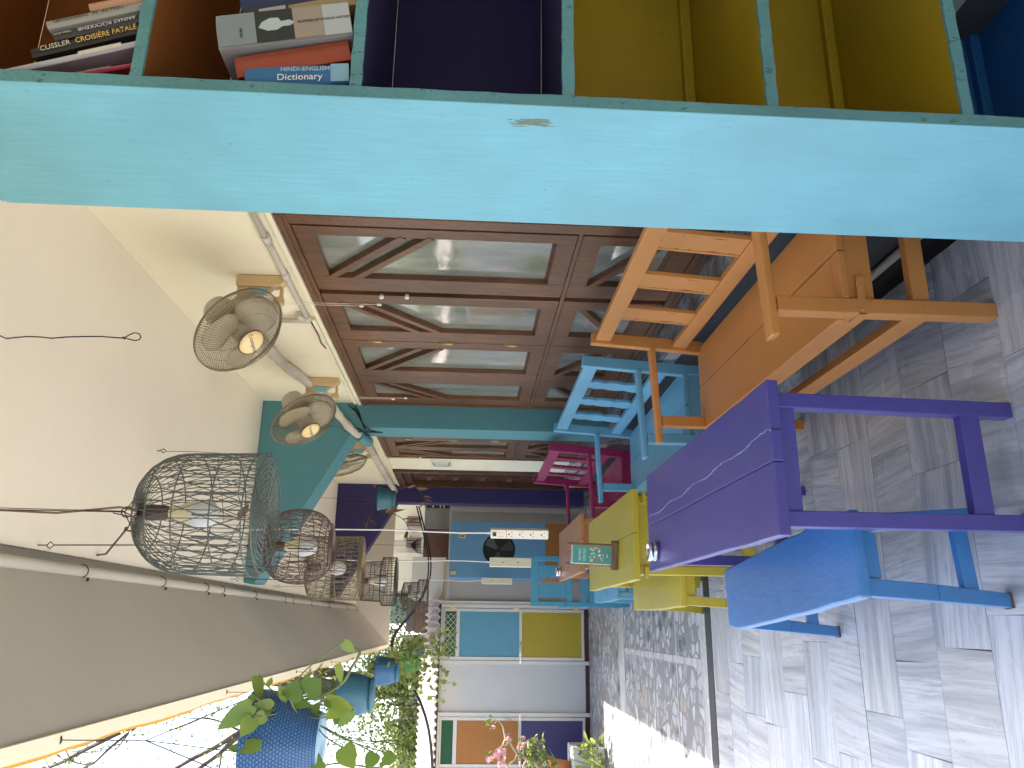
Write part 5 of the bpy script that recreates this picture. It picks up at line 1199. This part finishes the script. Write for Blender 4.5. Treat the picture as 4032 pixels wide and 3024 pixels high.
p6=at(1554,1965,6.4); tp=pot('hanging_pot',Vector((p6.x,6.4,p6.z)),0.094,0.062,0.135,paint('plastic_teal_pot',(0.045,0.17,0.22),0.45,(3,3,3),var=0.12,bump=0.05),'teal pot of dried-out leaves, hanging before the purple beam',6.4,True,hx=p6.x)
for o in [x for x in tp.children if x.name.startswith('hanging_wires')]: bpy.data.objects.remove(o)
m=MB(); m.tube([(0.0,0,0.15),(0.004,0,0.3),(-0.003,0,0.45),(0.0,0,3.055-p6.z)],0.0014,5)
for k in range(3): a=k*2.094; m.tube([(0,0,0.24),(0.094*math.cos(a),0.094*math.sin(a),0.135)],0.0014,4)
m.build('hanging_wires',M['iron'],tp)
del tp['group']; tp['category']='hanging pot'

Q=lambda a,b,Y: at(800+a*0.3472,2450+b*0.3472,Y)
def plant(name,label,cat,loc): return thing(name,label,cat,loc)
# pothos in the woven pot
pl=thing('pothos_plant','trailing heart-leaved pothos growing out of the blue basket-weave pot','plant',(pw.x,2.32,pw.z+0.16)); ofs=-Vector((pw.x,2.32,pw.z+0.16))
lv=MB(); stm=MB(); rnd=random.Random(6)
L_=[((550,945),(150,1225),170,1),((610,615),(650,890),95,1),((775,632),(725,745),55,0),((985,880),(1060,670),185,1),((1165,800),(1330,650),215,1),((560,815),(520,940),70,0),((560,1090),(430,1290),150,1),((640,1400),(260,1425),120,1),((560,1240),(520,1392),95,1),((770,985),(590,930),150,1),((1400,880),(1690,960),110,1),((1590,930),(1400,1090),150,1),((1560,1010),(1480,1165),150,1),((1690,1010),(1525,1205),95,1),((1590,225),(1720,350),90,1),((1535,480),(1560,705),70,1),((1590,1420),(1700,1650),190,1),((2150,1500),(2020,1620),110,1),((1950,1490),(1850,1660),130,1),((1350,1570),(1220,1670),150,1),((1380,890),(1440,960),60,0),((1250,960),(1290,1040),110,1),((700,1050),(560,1150),120,1),((1040,900),(1200,935),100,1),((1130,650),(1220,600),50,0),((860,690),(890,890),40,0),((920,840),(880,900),90,0)]
for (a,b,wd,ht) in L_:
    Y=2.32-rnd.uniform(0.03,0.20); p=Q(a[0],a[1],Y); q=Q(b[0],b[1],Y+rnd.uniform(-.03,.03)); d=q-p
    nn=(Vector((0,0,1.58))-p).normalized()+rv(0.22); W_=(Q(a[0],a[1]+wd,Y)-p).length*1.15
    leaf(lv,p+ofs,d,nn,d.length*1.06,W_*1.18,0.06,bool(ht))
    e=Q(900+rnd.uniform(-200,250),1010,2.32); stm.tube(curve([p+ofs,(p+e)/2+ofs+rv(0.02),e+ofs+Vector((0,0,-.02))],4),0.0018,5)
V=[(700,1170),(780,1060),(900,990),(1050,905),(1200,870),(1330,835),(1480,760),(1600,660),(1680,520),(1770,370),(1750,320),(1690,290),(1600,285),(1575,300)]
stm.tube(curve([Q(a,b,2.30)+ofs for a,b in V],4),0.0042,6)
stm.tube(curve([Q(a,b,2.28)+ofs for a,b in ((1000,880),(1180,840),(1400,870),(1600,915),(1700,955),(1690,1030),(1640,1110))],4),0.0028,6)
stm.tube(curve([Q(a,b,2.26)+ofs for a,b in ((650,1150),(560,1090),(610,900),(560,820))],4),0.0024,6)
stm.tube(curve([Q(a,b,2.3)+ofs for a,b in ((1300,1640),(1560,1600),(1950,1650),(2090,1590),(2212,1500))],4),0.0022,6)
lv.build('foliage',M['pothos'],pl,recalc=False); stm.build('stems',M['stem'],pl,recalc=False)
# asparagus fern in the second pot
def fern(c,label,n,spread,up_,seed,name='fern_plant'):
    t=thing(name,label,'plant',tuple(c)); rnd=random.Random(seed); lf=MB(); sm=MB()
    for k in range(n):
        a=rnd.uniform(0,6.28); tip=Vector((math.cos(a)*spread*rnd.uniform(.4,1),math.sin(a)*spread*rnd.uniform(.4,1),up_*rnd.uniform(-0.5,1.0))); mid=tip*0.5+Vector((0,0,up_*0.45))
        P=curve([(0,0,0),mid,tip],6); sm.tube(P,0.0009,4)
        for i in range(2,len(P)):
            for q in range(5):
                p=P[i]+rv(0.004); d=rv(1).normalized()*0.6+(P[i]-P[i-1]).normalized(); e=p+d*rnd.uniform(0.010,0.020); s_=d.cross(rv(1)).normalized()*0.0011; lf.add([p-s_,p+s_,e],[(0,1,2)])
    lf.build('foliage',M['fern'],t,recalc=False); sm.build('stems',M['stem'],t,recalc=False); return t
fern(Vector((p2.x,3.83,p2.z+0.13)),'feathery dark green fern spilling over the second hanging pot',46,0.17,0.17,3)
def vine(c,label,strands,seed,leafL=0.035,drop=(0.1,0.35),spread=0.18,nl=7,mat='vine',name='trailing_vine'):
    t=thing(name,label,'plant',tuple(c)); rnd=random.Random(seed); lf=MB(); sm=MB()
    for k in range(strands):
        a=rnd.uniform(0,6.28); r=spread*rnd.uniform(0.5,1); up0=rnd.uniform(0.02,0.10); dr=rnd.uniform(*drop)
        P=curve([(0,0,0),(math.cos(a)*r*0.45,math.sin(a)*r*0.45,up0),(math.cos(a)*r*0.8,math.sin(a)*r*0.8,-dr*0.35),(math.cos(a)*r+rnd.uniform(-.04,.04),math.sin(a)*r,-dr)],5); sm.tube(P,0.0012,4)
        for i in range(3,len(P),2):
            p=P[i]; d=rv(1); d.z-=0.5; leaf(lf,p,d,rv(1)+Vector((0,-0.6,0.4)),leafL*rnd.uniform(.6,1.25),leafL*rnd.uniform(.5,0.9),0.15,True)
    lf.build('foliage',M[mat],t,recalc=False); sm.build('stems',M['stem'],t,recalc=False); return t
vine(Vector((p3.x,5.4,p3.z+0.12)),'small-leaved vine tumbling out of the third hanging pot',13,4,0.042,(0.12,0.45),0.20)
vine(Vector((p4.x,6.7,p4.z+0.11)),'dense yellow-green vine covering the green hanging pot',26,5,0.046,(0.05,0.42),0.26)
vine(Vector((p5.x,8.6,p5.z+0.09)),'vine leaves surrounding the small cobalt hanging pot',20,6,0.05,(0.05,0.42),0.26)
# dried plant
dp=thing('dead_plant','brown dried-up trailing plant in the teal hanging pot','plant',(p6.x,6.4,p6.z+0.12)); of2=-Vector((p6.x,6.4,p6.z+0.12)); lf=MB(); sm=MB()
QZ=lambda a,b:at(1300+a*0.1808,1900+b*0.1808,6.38)
S=[[(1030,440),(1060,560),(1200,650),(1400,720),(1560,800),(1660,900),(1700,1000),(1760,1050),(1900,1070)],[(1500,140),(1700,100),(1880,140),(1980,250),(2050,380),(2080,520),(2160,630)],[(1030,440),(1150,520),(1350,640),(1500,560)],[(1500,60),(1700,90),(2000,30)],[(1700,1000),(1690,1100),(1620,1220)],[(1700,1000),(1700,1100),(1650,1260)],[(960,610),(880,740),(800,870),(780,1010)],[(870,790),(940,880),(1010,930)]]
D=[((1560,800),(1850,770),22),((1650,880),(1920,780),40),((1700,110),(1880,50),40),((1880,130),(2140,145),45),((2040,300),(2210,330),26),((2070,380),(2240,420),24),((2050,430),(1920,570),28),((1060,480),(1260,510),45),((1080,560),(1290,500),34),((1200,640),(1460,560),60),((1240,660),(1650,570),40),((1690,1020),(1600,1240),30),((1710,1040),(1650,1270),26),((1720,1030),(1900,1075),24),((1010,50),(935,120),50),((850,800),(1000,925),34),((830,850),(780,1005),34),((1350,440),(1380,560),20)]
for s_ in S: sm.tube(curve([QZ(*p)+of2+rv(0.01) for p in s_],4),0.0028,5)
for a,b,wd in D:
    p=QZ(*a);q=QZ(*b); d=q-p; leaf(lf,p+of2,d,Vector((0,-1,0.2))+rv(0.5),d.length,(QZ(a[0],a[1]+wd)-p).length*1.6,0.3)
for s_ in S[:1]: pass
lf.build('foliage',M['dryleaf'],dp,recalc=False); sm.build('stems',plain('dry_stem',(0.11,0.055,0.035),0.7),dp,recalc=False)

# ================================================================ PLANTER AND SHRUBS BY THE CABINS
pb_=MB(); pb_.box(-3.2,-1.30,9.30,9.80,0,0.36); po_=pb_.build('planter_box',M['whitewall'],bevel=0.01); tag(po_,'low white masonry planter box in the sun before the cabins','planter')
tpt=MB(); tpt.lathe([(0,0),(0.085,0),(0.12,0.20),(0.135,0.205),(0.135,0.24),(0.115,0.24),(0.11,0.22),(0,0.215)],n=32)
tpc=at(2238,3030,9.55); tt=tpt.build('terracotta_pot',M['terracotta'],loc=(tpc.x,9.55,0.361)); tag(tt,'terracotta flowerpot standing on the white planter box','pot')
def at3(x,y,Y): return at(x,y,Y)
# desert rose with bent pale branches
ro_=thing('desert_rose','leafy-tipped desert rose shrub with bent pale branches and pink flowers','shrub',(-1.75,9.45,0.36)); o3=Vector((1.75,-9.45,-0.36))
br=MB(); lf=MB(); rnd=random.Random(9)
G=lambda a,b,Y=9.45: at(1900+a*0.2559,2600+b*0.2559,Y)
BR=[[(1000,1800),(900,1650),(790,1560),(690,1520),(600,1480),(540,1440),(470,1350),(420,1260)],[(540,1440),(490,1530),(400,1600),(330,1570),(310,1530)],[(690,1520),(640,1600),(625,1680)],[(690,1500),(730,1460),(700,1390),(640,1350),(560,1270)],[(600,1440),(560,1380),(560,1290)],[(400,1240),(370,1300),(320,1290),(350,1200),(330,1100),(310,1010),(260,950),(220,930),(190,970)],[(330,1290),(260,1350),(180,1410),(150,1440)],[(230,940),(180,900)],[(380,1680),(380,1610)]]
for i,s_ in enumerate(BR):
    P=curve([G(*p)+o3 for p in s_],4); r0=(0.028,0.010,0.009,0.012,0.010,0.011,0.008,0.005,0.01)[i]; r1=(0.011,0.008,0.008,0.007,0.007,0.006,0.005,0.004,0.008)[i]
    br.tube(P,[r0+(r1-r0)*k/(len(P)-1) for k in range(len(P))],8)
def flower(c,n,sp=0.035):
    ft=MB()
    for k in range(n):
        q=c+rv(sp); ax=(Vector((0.1,-1,0.3))+rv(0.9)).normalized(); u=ax.orthogonal().normalized(); w_=ax.cross(u)
        for j in range(5):
            a=j*1.2566; d=(u*math.cos(a)+w_*math.sin(a))+ax*0.45; leaf(ft,q,d,ax,0.030,0.022,0.1)
    ft.build('flower_cluster',M['petal'],ro_,recalc=False)
for c,n,s_ in (((390,1190),7,0.035),((620,1190),3,0.015),((600,1320),7,0.032),((150,1050),3,0.02),((120,1520),5,0.03),((270,1440),16,0.055),((290,1600),7,0.035),((210,1440),6,0.03),((660,1510),4,0.03)): flower(G(*c)+o3,n,s_)
for c,n in (((130,930),8),((150,1010),8),((110,880),4),((120,1430),7),((230,1480),6),((350,1160),4),((600,1260),5),((680,1470),4)):
    for k in range(n): p=G(c[0]+rnd.uniform(-40,40),c[1]+rnd.uniform(-50,50))+o3; leaf(lf,p,rv(1)+Vector((0,0,.4)),rv(1)+Vector((0,-1,0)),0.05,0.020,0.2)
br.build('branches',M['palebark'],ro_,recalc=False); lf.build('foliage',M['vine'],ro_,recalc=False); 0
def bush(c,rx,rz,n,L,label,mat,seed,name='shrub',blade=False):
    t=thing(name,label,'shrub',tuple(c)); rnd=random.Random(seed); lf=MB(); sm=MB()
    for k in range(n):
        a=rnd.uniform(0,6.28); ph=rnd.uniform(-0.1,1.0); r=rnd.uniform(0.5,1.0); p=Vector((math.cos(a)*rx*r*math.cos(ph),math.sin(a)*rx*r*math.cos(ph),rz*r*math.sin(ph)+0.05))
        if blade:
            e=Vector((math.cos(a)*rx*1.2,math.sin(a)*rx*1.2,rz*rnd.uniform(.4,1.3))); leaf(lf,(0,0,0),e,Vector((0,0,1))+rv(.3),e.length,0.018,0.25)
        else: leaf(lf,p,p.normalized()+rv(0.7),rv(1)+Vector((0,0,1.0)),L*rnd.uniform(.7,1.3),L*0.62*rnd.uniform(.7,1.1),0.15)
        if k%6==0: sm.tube([(0,0,0),p*0.5+rv(.02),p],0.003,4)
    lf.build('foliage',M[mat],t,recalc=False); sm.build('stems',M['stem'],t,recalc=False); return t
c=at(2190,2985,9.5); bush((c.x,9.5,0.62),0.24,0.32,210,0.06,'round-leaved bright green shrub in the terracotta pot, against the purple door panel','vine',21)
c=at(2230,3010,9.4); bush((c.x,9.4,0.50),0.16,0.32,22,0.3,'spiky pale strap-leaved plant beside the terracotta pot','vine',22,'spiky_plant',True)
c=at(2340,3000,9.15); bush((c.x,9.15,0.04),0.26,0.24,90,0.09,'low leafy plant on the floor before the white planter box','treeleaf',23)
c=at(2345,2990,9.0); bush((c.x-0.1,9.0,0.02),0.2,0.4,14,0.3,'small strap-leaved plant growing at the foot of the planter','vine',24,'spiky_plant',True)

# ================================================================ TREES
def tree(name,label,loc,h,lean,crown,nleaf,leafL,seed,tr=0.16,depth=5,bare=False,low=0.35,mat='treeleaf'):
    t=thing(name,label,'tree',loc); rnd=random.Random(seed); bk=MB(); lf=MB(); tips=[]
    def grow(p,d,L,r,lev):
        n=4; P=[p]; q=Vector(p)
        for i in range(n):
            d=(d+Vector((rnd.uniform(-1,1),rnd.uniform(-1,1),rnd.uniform(-0.6,0.8)))*(0.20 if lev else 0.05)).normalized(); q=q+d*L/n; P.append(q.copy())
        bk.tube(P,[r*(1-0.45*i/n) for i in range(n+1)],6 if lev<3 else 4,cap=False)
        if lev>=depth-2: tips.extend(P[1:])
        if lev>=depth: return
        for k in range(rnd.choice((2,3,3) if lev<3 else (2,2,3))):
            nd=(d+Vector((rnd.uniform(-1,1),rnd.uniform(-1,1),rnd.uniform(-0.35,0.75)))*0.85).normalized()
            grow(P[rnd.choice((2,3,4,4))],nd,L*rnd.uniform(0.62,0.86),r*0.56,lev+1)
    grow(Vector((0,0,0)),Vector(lean).normalized(),h*low,tr,0)
    bk.build('trunk',M['bark'],t,recalc=False)
    # clumps of leaves round the twig ends, leaving holes
    cl=[rnd.random()<(0.30 if bare else 0.8) for _ in tips]; cand=[p for p,c_ in zip(tips,cl) if c_] or tips
    for k in range(nleaf):
        p=cand[rnd.randrange(len(cand))]+Vector((rnd.gauss(0,1),rnd.gauss(0,1),rnd.gauss(0,1)))*crown
        d=rv(1); d.z-=0.2; d.normalize(); s_=d.cross(rv(1)).normalized()*leafL*0.30; e=p+d*leafL
        lf.add([p,p+d*leafL*0.45+s_,e,p+d*leafL*0.45-s_],[(0,1,2,3)])
    lf.build('crown',M[mat],t,recalc=False); return t
tree('thin_tree','thin-branched tree with sparse yellow-green leaves against the white sky, nearest the canopy',(-1.75,14.9,0),5.8,(-0.05,0,1),0.16,3200,0.06,31,0.03,8,True,0.30)
tree('thin_tree','pale leafless-looking tree whose twigs fill the sky behind the woven pot',(-3.9,15.2,0),6.6,(0.22,0,1),0.18,3400,0.06,32,0.028,8,True,0.30)
tree('thin_tree','tall hazy tree of bare twigs furthest away against the white sky',(-2.3,18.0,0),8.5,(0.0,0,1),0.22,3200,0.06,39,0.035,8,True,0.30)
tree('thick_tree','tree with a thick brown trunk rising behind the blue and green pots',(-1.08,15.0,0),7.5,(0.0,0,1),0.20,3600,0.09,33,0.22,6,True,0.46)
tree('leafy_tree','dense bright-green leafy tree above the corrugated roof at the left',(-2.7,14.2,0),3.1,(-0.05,0.1,1),0.30,7500,0.08,34,0.13,5,False,0.34)
tree('leafy_tree','second dense leafy tree crowding the roof further left',(-4.1,14.8,0),3.3,(0.1,0,1),0.30,7000,0.08,35,0.13,5,False,0.34)
tree('leafy_tree','smaller leafy tree between the rooftop hut and the thick trunk',(-0.6,14.4,0),2.9,(-0.05,0.1,1),0.26,4500,0.08,36,0.10,5,False,0.4)
tree('reflection_tree','broad leafy tree standing by the garden boundary wall, out to the left',(-6.6,7.0,0),3.6,(0.1,0,1),0.35,9000,0.11,37,0.16,5,False,0.34)  # out of view, added so the window glass has greenery to reflect
tree('reflection_tree','second leafy tree by the garden boundary wall, nearer the camera',(-6.7,1.2,0),3.2,(0.1,0,1),0.35,9000,0.11,38,0.16,5,False,0.34)  # also unseen, added for the window glass reflections
g=MB(); g.box(-6.5,-0.25,17.6,17.8,0,2.9); o=g.build('garden_screen_wall',plaster('pinkish_far_wall',(0.50,0.44,0.42),0.15)); tag(o,'pinkish grey wall glimpsed through the trees beyond the cabins','wall')
